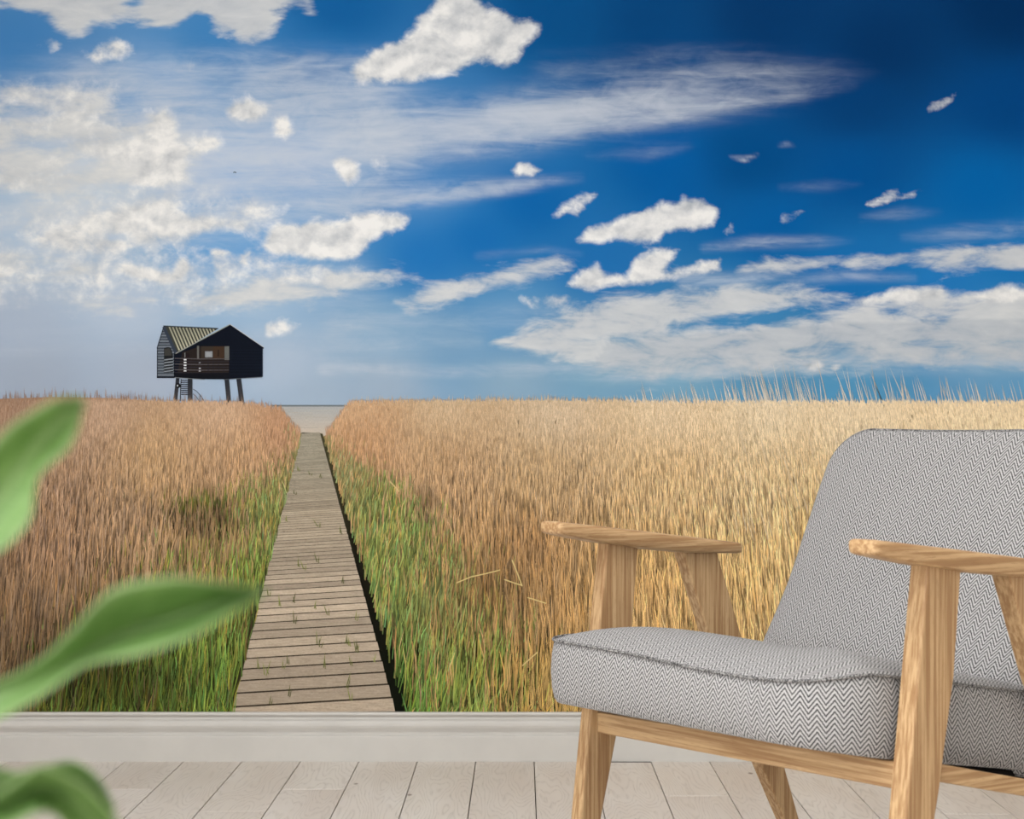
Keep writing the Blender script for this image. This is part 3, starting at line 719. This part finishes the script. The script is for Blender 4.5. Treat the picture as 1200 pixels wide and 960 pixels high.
# blades (printed strokes), the nearer ones over the farther ones
def blades(name, x, yb, L, w, lean, c0, c1, d, parent, bend=None):
    n = len(x); bend = np.zeros(n) if bend is None else bend
    xm = x + lean * L * .5 - bend * L * .12; ym = yb - L * .52
    xt = x + lean * L + bend * L * .2; yt = yb - L
    X = np.stack([x - w / 2, x + w / 2, xm + w * .42, xm - w * .42, xt], 1); Y = np.stack([yb, yb, ym, ym, yt], 1)
    Y = np.minimum(Y, 835.6); X = np.clip(X, MX0, MX1)
    Dp = np.repeat(np.asarray(d)[:, None], 5, 1)
    co = np.stack([mx(X), -Dp, mz(Y) - BB_H], -1).reshape(-1, 3)
    cm = (c0 + c1) / 2
    C = np.stack([c0, c0, cm, cm, c1], 1).reshape(-1, 3)
    b = np.arange(n) * 5
    loops = np.stack([b, b + 1, b + 2, b + 3, b + 3, b + 2, b + 4], 1).ravel()
    st = (np.arange(n)[:, None] * 7 + np.array([0, 4])).ravel(); tot = np.tile([4, 3], n)
    o = link(name, fast_mesh(name, co, loops, st, tot, lin(np.clip(C, 0, 255)) / PRINT_GAIN), M['ink'], parent)
    o['kind'] = 'stuff'; return o
def blade_len(y): return 4.5 + (y - 472) * .085 + (y - 472) ** 2 * .00012
def blade_wid(y): return .85 + (y - 472) * .0018
bxs, bys = [], []
for y in np.arange(473, 905, 3.0):
    L = blade_len(y); w = blade_wid(y)
    n = int(2.1 * (MX1 - MX0) * 3.0 / (w * L * .7))
    xx = rng.uniform(MX0, MX1, n); keep = ((xx > -60) & (xx < 1260)) | (rng.random(n) < .5)
    bxs.append(xx[keep]); bys.append((y + rng.uniform(-1.5, 1.5, n))[keep])
x = np.concatenate(bxs); yb = np.concatenate(bys)
order = np.argsort(yb); x, yb = x[order], yb[order]
n = len(x)
L = blade_len(yb) * rng.uniform(.6, 1.4, n); w = blade_wid(yb) * rng.uniform(.6, 1.3, n)
ymid = yb - L * .5
g = green_prob(x, np.minimum(ymid, 830)); isg = rng.random(n) < g
L = np.where(isg & (ymid > 520), L * .8, L)
lean = np.interp(x, [-480, 0, 300, 420, 700, 900, 1200, 1700], [.08, .08, .02, .02, -.02, -.08, -.14, -.14]) + rng.normal(0, .045, n)
lean = np.where(isg, lean + rng.normal(0, .10, n) + np.where((x > 365), .10, .04), lean)
# nothing grows through the boardwalk or the water, tops stay under the skyline
yr = np.minimum(yb, 834.0)
on_walk = (x > path_l(yr) + 1.5) & (x < path_r(yr) + np.interp(yr, [507, 600, 834], [1.5, 3.5, 9])) & (yr > 503)
xt = x + lean * L; yt = yb - L; yt_c = np.clip(yt, 507, 834)
on_walk |= (xt > path_l(yt_c) + 5) & (xt < path_r(yt_c) + 2) & (yt > 503)
on_walk |= (x > path_l(yr)) & (x < 385) & (yb < 520)
under = yt > skyline(x) - 2.0 - 4.0 * rng.random(n) ** 2
keep = ~on_walk & under
x, yb, L, w, lean, isg, ymid = [a[keep] for a in (x, yb, L, w, lean, isg, ymid)]
n = len(x)
base = np.where(isg[:, None], idw(grn_pts, x, np.minimum(ymid, 830), 1, 3.0), idw(tan_pts, x, np.minimum(ymid, 830), 1, 3.0))
depth = np.clip((yb - 475) / 130, .12, 1)
r = rng.random(n); bright = np.where(r < .34, 1 - .40 * rng.random(n) * depth - .10 * depth, np.where(r > .72, 1 + .22 * depth * rng.random(n) + .05, 1 + rng.normal(0, .05, n)))
bright = bright * shade(x, ymid)
hue = rng.normal(0, 1, (n, 1)) * np.array([[5, 1, -4]])
base = base + hue * depth[:, None]
base = np.where((isg & (rng.random(n) < .22))[:, None], base * np.array([1.18, 1.02, .95]) + np.array([14, 4, 6]), base)
base = np.where((isg & (rng.random(n) < .14))[:, None], base * np.array([.96, 1.08, 1.06]) + np.array([4, 10, 12]), base)
gain_ = np.interp(ymid, [475, 540, 620], [1.02, 1.08, 1.16]) * np.interp(x, [-480, 340, 420, 700, 900, 1700], [1.05, 1.05, 1.0, 1.02, 1.08, 1.08])
base = base * gain_[:, None]; lum_ = base.mean(1, keepdims=True)
base = base + (lum_ - base) * np.interp(ymid, [475, 560, 640], [.16, .10, .04])[:, None]
c1 = base * bright[:, None]; c0 = c1 * (1 - .30 * depth)[:, None]
dlay = .0032 + .0016 * (yb - 470) / 440
b_o = blades('reed_stalks', x, yb, L, w, lean, c0, c1, dlay, mural, rng.normal(0, .18, n))
b_o['label'] = 'printed strokes of dry reed stalks and green blades'

nd = 40
dx_ = np.concatenate([rng.normal(225, 18, 18), rng.normal(258, 8, 14), rng.uniform(170, 215, 8)]); dy_ = rng.normal(618, 10, nd)
dc = np.array([[52, 42, 30]]) * rng.uniform(.6, 1.5, (nd, 1))
blades('dark_gaps', dx_, dy_, rng.uniform(9, 22, nd), rng.uniform(1.0, 2.2, nd), rng.normal(.02, .05, nd), dc * .8, dc, .0032 + .0016 * (dy_ - 470) / 440 + .00001, mural)
ng = 420                            # dark gaps low in the near grass
dx_ = np.concatenate([rng.uniform(30, 280, ng // 2), rng.uniform(470, 660, ng // 2)]); dy_ = rng.uniform(760, 850, ng)
ok = ~((dx_ > path_l(np.minimum(dy_, 834)) - 4) & (dx_ < path_r(np.minimum(dy_, 834)) + 8)); dx_, dy_ = dx_[ok], dy_[ok]; ng = len(dx_)
dc = np.array([[40, 44, 20]]) * rng.uniform(.5, 1.5, (ng, 1))
blades('dark_gaps', dx_, dy_, rng.uniform(14, 38, ng), rng.uniform(1.2, 3.0, ng), rng.normal(.03, .08, ng), dc * .8, dc, .0032 + .0016 * (dy_ - 470) / 440 - .00002, mural)
# pale stalks standing above the skyline
m = 230
xs_ = np.concatenate([rng.uniform(735, 1215, m), rng.normal(900, 60, 60)])
env = np.interp(xs_, [735, 760, 790, 850, 900, 960, 1010, 1080, 1120, 1215, 1700], [8, 20, 14, 30, 40, 48, 44, 34, 26, 20, 20])
hs = env * rng.random(len(xs_)) ** 1.7 * 1.1 + 4
xl_ = np.concatenate([rng.uniform(MX0, 330, 520), rng.uniform(405, 740, 420), rng.uniform(1215, MX1, 160)])
hl = np.concatenate([rng.random(520) ** 2 * 9 + 2, rng.random(420) ** 2 * 6 + 1.5, rng.random(160) * 22 + 4])
xa = np.concatenate([xs_, xl_]); ha = np.concatenate([hs, hl]) + 6
cA = np.where((np.arange(len(xa)) < len(xs_))[:, None], np.array([[212, 206, 194]]), np.array([[164, 136, 116]])) * rng.uniform(.86, 1.06, (len(xa), 1))
cA = np.where(((xa > 400) & (np.arange(len(xa)) >= len(xs_)))[:, None], np.array([[204, 182, 152]]) * rng.uniform(.92, 1.05, (len(xa), 1)), cA)
ln = np.where(xa > 730, -.24 + rng.normal(0, .08, len(xa)), rng.normal(0, .06, len(xa)))
s_o = blades('skyline_stalks', xa, skyline(xa) + 6, ha, np.where(xa > 730, 1.0, .8) * rng.uniform(.7, 1.1, len(xa)), ln, cA, cA, .00300 + .00018 * rng.random(len(xa)), mural)
s_o['label'] = 'pale printed reed stalks against the sky'
xf = np.concatenate([rng.uniform(326, 352, 90), rng.uniform(382, 408, 90)])
yf = np.where(xf < 356, np.interp(xf, [326, 352], [484, 511]), np.interp(xf, [382, 408], [511, 482])) + rng.uniform(0, 4, len(xf))
cf = np.array([[190, 152, 122]]) * rng.uniform(.88, 1.08, (len(xf), 1))
blades('water_edge_stalks', xf, yf, rng.uniform(5, 14, len(xf)), rng.uniform(.5, .9, len(xf)), rng.normal(0, .1, len(xf)), cf, cf * 1.05, .0030 + .00015 * rng.random(len(xf)), mural)
# long pale stalks lying over the near reeds, and tufts between the planks
xx = rng.uniform(860, 1240, 160); yy = rng.uniform(500, 640, 160)
blades('pale_stalks', xx, yy, rng.uniform(18, 46, 160), rng.uniform(.8, 1.4, 160), -.28 + rng.normal(0, .08, 160), np.array([[206, 184, 148]]) * rng.uniform(.9, 1.05, (160, 1)), np.array([[236, 218, 186]]) * rng.uniform(.92, 1.05, (160, 1)), .0049 + .0002 * rng.random(160), mural)
nt = 36
ty = 540 + 292 * rng.random(nt) ** .8; tf = rng.beta(.8, .8, nt); tx = path_l(ty) + (path_r(ty) - path_l(ty)) * (.06 + .88 * tf)
tl_ = 4 + (ty - 500) * .035 * rng.uniform(.6, 1.6, nt)
tc = np.array([[142, 148, 84]]) * rng.uniform(.7, 1.2, (nt, 1))
blades('plank_tufts', np.concatenate([tx, tx + 2]), np.concatenate([ty, ty + 1]), np.concatenate([tl_, tl_ * .7]), np.concatenate([np.full(nt, 1.1), np.full(nt, .9)]), rng.normal(0, .25, nt * 2), np.concatenate([tc, tc]) * .8, np.concatenate([tc, tc]), .0052 + .0001 * rng.random(nt * 2), walk)
bent = []
for pts in ([(535, 683), (552, 676), (570, 672), (586, 668)], [(600, 656), (606, 671), (612, 687)], [(591, 679), (602, 683), (612, 686)], [(618, 700), (640, 707)], [(612, 780), (630, 764)], [(457, 564), (468, 576)]):
    for a, b in zip(pts[:-1], pts[1:]): bent.append((seg(*a, *b, 1.3), (212, 190, 130)))
o = ink_polys('bent_straws', bent, .0054, mural); o['kind'] = 'stuff'

# ------------------------------------------------------------------ armchair
CH = (0.10869565, 2.7777778)
chair = empty('armchair', (CH[0], CH[1], 0), R(-55))
props(chair, 'wooden armchair with grey herringbone tweed seat and back, open sloping arms', 'armchair')
GAP = .60                            # pitch of the two side frames
def section_leg(name, u0, tu, secs, mat):
    rings = [[(u0, vl, z), (u0 + tu, vl, z), (u0 + tu, vr, z), (u0, vr, z)] for vl, vr, z in secs]
    o = link(name, loft(name, rings), mat, chair); return bevel(o, .0028, 2)
front_secs = [(-.0735, -.0455, 0), (-.0490, -.0120, .19), (-.0345, .0170, .31), (-.0175, .0425, .445), (-.0005, .0555, .5735 + .008)]
rear_secs = [(.408, .432, 0), (.336, .364, .147), (.291, .334, .230), (.1865, .2475, .433), (.1345, .1990, .557 + .006)]
for u0, tu in ((0.0, .0235), (GAP + .001, .0285)):
    section_leg('front_leg', u0, tu, front_secs, M['wood_z'])
    section_leg('rear_leg', u0, tu, rear_secs, M['wood_z'])
def arm(u_mid):
    st = [(-.0945, .0180, .66), (-.0935, .0205, .84), (-.0905, .0225, .96), (-.085, .0238, 1), (-.070, .0250, 1), (-.02, .0275, 1), (.06, .0285, 1), (.14, .0275, 1), (.205, .0250, 1), (.232, .0238, 1), (.2385, .0225, .96), (.2415, .0205, .84), (.2425, .0180, .66)]
    rings = []
    for v, hw, hz in st:
        zt = np.interp(v, [-.11, .07, .25], [.6105, .5900, .5680]); zb = np.interp(v, [-.11, -.06, 0, .06, .14, .25], [.5935, .5840, .5735, .5650, .5570, .5525])
        zm = (zt + zb) / 2; hh = (zt - zb) / 2 * hz; ring = []
        for k in range(20):
            a = 2 * math.pi * k / 20; ca, sa = math.cos(a), math.sin(a)
            ring.append((u_mid + hw * math.copysign(abs(ca) ** .38, ca), v, zm + hh * math.copysign(abs(sa) ** .42, sa)))
        rings.append(ring)
    return link('armrest', loft('armrest', rings), M['wood_y'], chair, True)
arm(.012); arm(GAP + .015)
def rail_box(name, pts8, mat):
    me = mesh_pd(name, pts8, [(0, 1, 2, 3), (7, 6, 5, 4), (0, 4, 5, 1), (1, 5, 6, 2), (2, 6, 7, 3), (3, 7, 4, 0)]); recalc(me)
    return bevel(link(name, me, mat, chair), .002, 2)
rail_box('front_rail', [(.0235, -.020, .3105), (.0235, .004, .3105), (.0235, .004, .3395), (.0235, -.020, .3395),
                        (GAP + .001, -.020, .3145), (GAP + .001, .004, .3145), (GAP + .001, .004, .3465), (GAP + .001, -.020, .3465)], M['wood_x'])
for u0 in (.003, GAP + .006):
    rail_box('side_rail', [(u0, .006, .3265), (u0 + .019, .006, .3265), (u0 + .019, .006, .3480), (u0, .006, .3480),
                           (u0, .316, .2590), (u0 + .019, .316, .2590), (u0 + .019, .302, .2830), (u0, .302, .2830)], M['wood_y'])
rail_box('back_rail', [(.0235, .300, .262), (.0235, .322, .256), (.0235, .322, .276), (.0235, .300, .282),
                       (GAP + .001, .300, .262), (GAP + .001, .322, .256), (GAP + .001, .322, .276), (GAP + .001, .300, .282)], M['wood_x'])

def set_uv(me, uvs):                 # uvs: per loop
    l = me.uv_layers.new(name='UVMap'); l.data.foreach_set('uv', np.asarray(uvs, np.float32).ravel())
# seat cushion
SU0, SU1, SV0, SV1 = .026, .592, -.124, .330
def seat_outline(inset=0.0, n_c=14):
    rf_, rbk = .112, .035; rl = .055
    cs = [((SU1 - rf_, SV0 + rf_), rf_, -90, 0), ((SU1 - rbk, SV1 - rbk), rbk, 0, 90), ((SU0 + rbk, SV1 - rbk), rbk, 90, 180), ((SU0 + rl, SV0 + rl), rl, 180, 270)]
    pts = []
    for (c, r_, a0, a1) in cs:
        for k in range(n_c + 1):
            a = R(a0 + (a1 - a0) * k / n_c); pts.append((c[0] + (r_ - inset) * math.cos(a), c[1] + (r_ - inset) * math.sin(a)))
    out = []                          # resample long straight runs
    for p, q in zip(pts, pts[1:] + pts[:1]):
        d = math.hypot(q[0] - p[0], q[1] - p[1]); m_ = max(1, int(d / .02))
        for k in range(m_): out.append((p[0] + (q[0] - p[0]) * k / m_, p[1] + (q[1] - p[1]) * k / m_))
    return out
def z_pipe(u, v):
    z = .4500 - .152 * (v + .055) * (1 if v > -.055 else 0) + .02 * min(0, (v + .055))
    return z - .0115 * math.exp(-((u - .44) / .19) ** 2 - ((v + .115) / .05) ** 2) 
def z_bot(u, v): return .3625 - .150 * (v + .12)
base_out = seat_outline()
k_ = min(range(len(base_out)), key=lambda i: abs(base_out[i][0] - .3) - 10 * base_out[i][1])
base_out = base_out[k_:] + base_out[:k_]          # the fabric seam sits at the back
NO = len(base_out)
s_len = [0]
for p, q in zip(base_out, base_out[1:] + base_out[:1]): s_len.append(s_len[-1] + math.hypot(q[0] - p[0], q[1] - p[1]))
cu, cv = (SU0 + SU1) / 2, (SV0 + SV1) / 2
def ins(p, d):                        # move an outline point inwards by d
    i = base_out.index(p); a = base_out[i - 1]; b = base_out[(i + 1) % NO]
    tx_, ty_ = b[0] - a[0], b[1] - a[1]; l = math.hypot(tx_, ty_); return (p[0] - ty_ / l * d, p[1] + tx_ / l * d)
side = []                             # rings from the underside up the wall to the piping
for fz, dd in ((-.002, .060), (-.002, .020), (.0, .010), (.03, .0045), (.10, .001), (.25, -.002), (.5, -.0035), (.75, -.0025), (.92, .0), (1.0, .0025)):
    ring = []
    for p in base_out:
        q = ins(p, dd); zb, zp = z_bot(*p), z_pipe(*p); ring.append((q[0], q[1], zb + (zp - zb) * fz))
    side.append(ring)
verts = [p for r_ in side for p in r_]; faces = []; uvs = []
for i in range(len(side) - 1):
    for j in range(NO):
        k = (j + 1) % NO
        faces.append((i * NO + j, i * NO + k, (i + 1) * NO + k, (i + 1) * NO + j))
        for (ii, jj, sj) in ((i, j, s_len[j]), (i, k, s_len[j + 1]), (i + 1, k, s_len[j + 1]), (i + 1, j, s_len[j])):
            uvs.append((sj, side[ii][jj][2] - (side[0][jj][2]) + (0 if ii else -.04)))
top0 = len(verts)
NR = 14; tops = []
for r_i in range(NR + 1):
    t_ = r_i / NR; ring = []
    for p in base_out:
        q0 = ins(p, .0025); e = 1 - (1 - t_) ** 1.0
        q = (q0[0] + (cu - q0[0]) * e * .96, q0[1] + (cv - q0[1]) * e * .96)
        zp = z_pipe(*p); lin_z = .4500 - .152 * (q[1] + .055)
        crown = .020 * (1 - (1 - min(1, e * 1.9)) ** 2.4)
        z = zp * (1 - e) + lin_z * e + crown
        ring.append((q[0], q[1], z))
    tops.append(ring)
verts += [p for r_ in tops for p in r_]
for i in range(NR):
    for j in range(NO):
        k = (j + 1) % NO; a = top0 + i * NO
        f = (a + j, a + k, a + NO + k, a + NO + j); faces.append(f)
        uvs += [(verts[q][0], verts[q][1]) for q in f]
faces.append(tuple(top0 + NR * NO + j for j in range(NO))); uvs += [(verts[top0 + NR * NO + j][0], verts[top0 + NR * NO + j][1]) for j in range(NO)]
faces.append(tuple(range(NO - 1, -1, -1))); uvs += [(verts[j][0], verts[j][1]) for j in range(NO - 1, -1, -1)]
me = mesh_pd('seat', verts, faces); set_uv(me, uvs)
seat = link('seat', me, M['tweed'], chair, True)
def tube(name, pts, r_, mat, parent, closed=True, seg_n=8):
    cu_ = bpy.data.curves.new(name, 'CURVE'); cu_.dimensions = '3D'; cu_.bevel_depth = r_; cu_.bevel_resolution = 2
    sp = cu_.splines.new('POLY'); sp.points.add(len(pts) - 1)
    for p_, q in zip(sp.points, pts): p_.co = (*q, 1)
    sp.use_cyclic_u = closed
    tmp = bpy.data.objects.new('tmp', cu_); col.objects.link(tmp)
    me_ = bpy.data.meshes.new_from_object(tmp.evaluated_get(bpy.context.evaluated_depsgraph_get()))
    bpy.data.objects.remove(tmp); bpy.data.curves.remove(cu_); me_.name = name
    me_.materials.clear()
    return link(name, me_, mat, parent, True)
tube('piping', [(ins(p, -.0002)[0], ins(p, -.0002)[1], z_pipe(*p) + .0006) for p in base_out], .0020, M['piping'], seat)
wb = [(u, v, z_bot(u, v) - o_) for o_ in (.004, .022) for (u, v) in ((.07, .02), (.55, .02), (.55, .28), (.07, .28))]
rail_box('seat_base', wb, M['webbing'])

# backrest: reclined upholstered panel with rounded top corners
bz = [.300, .360, .420, .450, .480, .510, .545, .572, .610, .644, .690, .735]
bv = [.236, .250, .266, .284, .302, .3185, .3350, .3465, .3640, .3795, .4020, .4240]
def back_v(z): return float(np.interp(z, bz, bv))
BU0, BU1, BTOP = .047, .568, .7355
def back_outline(n_c=12):
    rr = .055; z0 = .300; pts = []
    for k in range(40): pts.append((BU1, z0 + (BTOP - rr - z0) * k / 40))
    for k in range(n_c + 1):
        a = R(90 * k / n_c); pts.append((BU1 - rr + rr * math.cos(a), BTOP - rr + rr * math.sin(a)))
    for k in range(1, 30):
        t_ = k / 30; pts.append((BU1 - rr + (BU0 + rr * 1.25 - BU1 + rr) * t_, BTOP - .003 * math.sin(math.pi * t_)))
    for k in range(n_c + 1):
        a = R(90 + 90 * k / n_c); pts.append((BU0 + rr * 1.25 + rr * 1.25 * math.cos(a), BTOP - rr * 1.0 + rr * math.sin(a)))
    for k in range(1, 41): pts.append((BU0, BTOP - rr + (z0 - BTOP + rr) * k / 40))
    for k in range(1, 24): pts.append((BU0 + (BU1 - BU0) * k / 24, z0))
    return pts
bo = back_outline(); NB = len(bo); bcu, bcz = (BU0 + BU1) / 2, .52
def bring(shrink, dv, puff):
    ring = []
    for (u, z) in bo:
        uu = u + (bcu - u) * shrink; zz = z + (bcz - z) * shrink
        n_y, n_z = -.86, .5
        ring.append((uu, back_v(zz) + dv + n_y * puff, zz + n_z * puff * .3))
    return ring
rings = [bring(.9, .048, 0), bring(.5, .048, 0), bring(.06, .046, 0), bring(.018, .040, 0), bring(.004, .026, 0), bring(0, .012, 0), bring(.002, .004, 0), bring(.010, 0, .0015), bring(.03, 0, .0035), bring(.08, 0, .0065),
         bring(.16, 0, .009), bring(.28, 0, .011), bring(.42, 0, .012), bring(.6, 0, .012), bring(.8, 0, .012), bring(.97, 0, .012)]
verts = [p for r_ in rings for p in r_]; faces = []; uvs = []
zz_ = np.linspace(.28, .76, 200); arc_s = np.concatenate([[0], np.cumsum(np.hypot(np.diff(zz_), np.diff([back_v(z) for z in zz_])))])
def buv(p): return (p[0], float(np.interp(p[2], zz_, arc_s)))
for i in range(len(rings) - 1):
    for j in range(NB):
        k = (j + 1) % NB; f = (i * NB + j, i * NB + k, (i + 1) * NB + k, (i + 1) * NB + j); faces.append(f); uvs += [buv(verts[q]) for q in f]
for base_i in (0, (len(rings) - 1) * NB):
    f = tuple(range(base_i, base_i + NB)); f = f[::-1] if base_i == 0 else f
    faces.append(f); uvs += [buv(verts[q]) for q in f]
me = mesh_pd('backrest', verts, faces); set_uv(me, uvs)
backrest = link('backrest', me, M['tweed'], chair, True)
recalc(seat.data); recalc(backrest.data)
tube('piping', [(u, back_v(z) + .004, z) for u, z in bo], .0022, M['piping'], backrest)

# ------------------------------------------------------------------ potted plant beside the viewpoint
plant = empty('potted_plant', (-.212, .512, 0))
props(plant, 'leafy green plant with broad pointed leaves standing away from the mural wall', 'plant')
PX, PY = -.212, .512
def lathe(name, prof_, mat, parent, n=40):
    rings_ = [[(r_ * math.cos(2 * math.pi * k / n), r_ * math.sin(2 * math.pi * k / n), z) for k in range(n)] for r_, z in prof_]
    return link(name, loft(name, rings_), mat, parent, True)
lathe('pot', [(.062, 0), (.068, .004), (.080, .08), (.088, .155), (.090, .165), (.086, .167), (.082, .160), (.078, .140), (.02, .138)], M['pot'], plant)
lathe('soil', [(.079, .139), (.079, .148), (.05, .151), (.01, .152)], M['soil'], plant)
def stem_tube(pts, radii, name='stem', n=10):
    rings_ = []
    for i, p in enumerate(pts):
        d = Vector(pts[min(i + 1, len(pts) - 1)]) - Vector(pts[max(i - 1, 0)]); d.normalize()
        a = d.cross(Vector((0, 1, 0.01))).normalized(); b = d.cross(a).normalized()
        rings_.append([tuple(Vector(p) + (a * math.cos(2 * math.pi * k / n) + b * math.sin(2 * math.pi * k / n)) * radii[i]) for k in range(n)])
    return link(name, loft(name, rings_), M['stem'], plant, True)
stem_tube([(0, 0, .14), (.004, .003, .30), (-.004, .0, .46), (.002, -.004, .60), (.0, .0, .72), (.006, .002, .80)], [.0055, .005, .0046, .004, .0034, .0022])
def sm_interp(pts, t):                # Catmull-Rom through points
    pts = [np.array(p, float) for p in pts]; n_ = len(pts) - 1; f = min(max(t, 0), 1) * n_; i = min(int(f), n_ - 1); u = f - i
    p0 = pts[max(i - 1, 0)]; p1 = pts[i]; p2 = pts[i + 1]; p3 = pts[min(i + 2, n_)]
    return .5 * ((2 * p1) + (-p0 + p2) * u + (2 * p0 - 5 * p1 + 4 * p2 - p3) * u * u + (-p0 + 3 * p1 - 3 * p2 + p3) * u ** 3)
def leaf(left, mid, right, nt=36, ns=8, cup=0.0):
    """left / mid / right: points (x, y, z) in metres from the leaf base to its tip."""
    v = []; uv = []
    for i in range(nt + 1):
        t = i / nt; l, m_, r_ = sm_interp(left, t), sm_interp(mid, t), sm_interp(right, t)
        for j in range(-ns, ns + 1):
            s = j / ns; q = m_ + (l - m_) * (-s) if s < 0 else m_ + (r_ - m_) * s
            q = q + np.array([0, cup * 4 * abs(s) * (1 - abs(s)), 0])
            v.append(q - np.array([PX, PY, 0])); uv.append((s, t))
    w_ = 2 * ns + 1; f = []; luv = []
    for i in range(nt):
        for j in range(w_ - 1):
            q = (i * w_ + j, i * w_ + j + 1, (i + 1) * w_ + j + 1, (i + 1) * w_ + j); f.append(q); luv += [uv[k] for k in q]
    me_ = mesh_pd('leaf', v, f); set_uv(me_, luv)
    o = link('leaf', me_, M['leaf'], plant, True)
    sd = o.modifiers.new('thick', 'SOLIDIFY'); sd.thickness = .0005; sd.offset = 0
    return o
def P(X, Y, y):                       # a point of the plant: sideways and height at depth y
    y = y * .8
    return ((X - 611) / FPX * y, y, CAM_H + (516 - Y) / FPX * y)
def PA(X, Y, y): return P(X, Y, y + .02 - .05 * (X + 75) / 173)
# upper leaf, rising to the right
leaf([PA(-75, 640, .655), PA(-40, 575, .640), PA(0, 512, .630), PA(34, 486, .635), PA(66, 470, .642), PA(92, 466, .655)],
     [PA(-70, 648, .655), PA(-22, 610, .655), PA(18, 560, .652), PA(42, 522, .652), PA(68, 492, .654), PA(95, 469, .657)],
     [PA(-66, 660, .655), PA(-10, 652, .640), PA(33, 612, .632), PA(44, 560, .640), PA(82, 522, .648), PA(98, 474, .656)], cup=.003)
def PB(X, Y, y): return P(X, Y, y + .045 - .11 * (X + 90) / 403)   # the tip swings towards the viewer
# long leaf pointing at the boardwalk: narrow folded base, broad blade, fine tip
leaf([PB(-90, 846, .66), PB(-30, 812, .655), PB(38, 780, .648), PB(82, 742, .634), PB(128, 694, .622), PB(190, 678, .624), PB(258, 683, .644), PB(312, 692, .672)],
     [PB(-90, 850, .66), PB(-30, 824, .660), PB(40, 798, .660), PB(96, 768, .660), PB(150, 742, .662), PB(214, 722, .664), PB(270, 703, .668), PB(313, 692.5, .672)],
     [PB(-90, 856, .66), PB(-22, 850, .650), PB(44, 818, .642), PB(100, 780, .640), PB(158, 768, .622), PB(220, 748, .630), PB(276, 716, .650), PB(313, 693, .672)], cup=.002)
# low drooping leaf
leaf([P(-70, 960, .62), P(-30, 945, .61), P(10, 922, .60), P(46, 899, .595), P(84, 912, .60), P(118, 938, .61), P(166, 1000, .63)],
     [P(-70, 975, .62), P(-28, 962, .62), P(14, 940, .62), P(46, 926, .62), P(78, 934, .62), P(108, 958, .625), P(164, 1004, .63)],
     [P(-70, 990, .62), P(-26, 985, .61), P(16, 966, .605), P(46, 952, .60), P(68, 958, .61), P(92, 985, .62), P(162, 1008, .63)], cup=.002)
# a leaf behind it and one that just shows at the edge of the picture
leaf([P(-60, 935, .68), P(-20, 915, .68), P(40, 902, .685), P(84, 893, .69), P(114, 912, .69), P(134, 945, .69)],
     [P(-60, 940, .69), P(-20, 925, .685), P(40, 915, .69), P(80, 912, .695), P(108, 926, .70), P(134, 948, .69)],
     [P(-60, 950, .68), P(-20, 945, .68), P(40, 940, .675), P(74, 936, .67), P(98, 946, .675), P(134, 952, .69)])
leaf([P(-90, 900, .68), P(-60, 894, .68), P(-20, 896, .68), P(16, 906, .68)],
     [P(-90, 906, .69), P(-60, 906, .69), P(-20, 906, .69), P(17, 908, .68)],
     [P(-90, 915, .68), P(-60, 920, .68), P(-20, 918, .68), P(16, 911, .68)])
for a, b in ((PA(-75, 648, .655), (0.0, 0, .64)), (PB(-90, 850, .66), (0, 0, .585)), (P(-70, 975, .62), (0, 0, .55)), (P(-60, 940, .66), (0, 0, .57)), (P(-90, 906, .68), (0, 0, .58))):
    a = np.array(a) - np.array([PX, PY, 0]); b = np.array(b)
    mid_ = (a + b) / 2 + np.array([0, 0, -.004])
    stem_tube([tuple(b), tuple(mid_), tuple(a)], [.002, .0017, .0016], 'petiole', 8)

# ------------------------------------------------------------------ ceiling lamp added out of view as overhead fill for floor and seat
lamp = empty('added_ceiling_lamp', (-.35, 1.45, ROOM_Z))
props(lamp, 'flat square white ceiling lamp added out of view as overhead fill', 'lamp')
link('housing', box_mesh('housing', -.62, .62, -.62, .62, -.05, 0), M['frame'], lamp)
def mat_added_lamp():
    t = NT('added_lamp_diffuser'); t.b.inputs['Emission Color'].default_value = (1, .99, .975, 1); t.b.inputs['Emission Strength'].default_value = ADDED_LAMP
    n = t.noise(t.obj(), 40, 2); return t.done(t.mix(n, (.9, .9, .9, 1), (.95, .95, .95, 1)), .5, .2)
link('diffuser', box_mesh('diffuser', -.6, .6, -.6, .6, -.056, -.05), mat_added_lamp(), lamp)
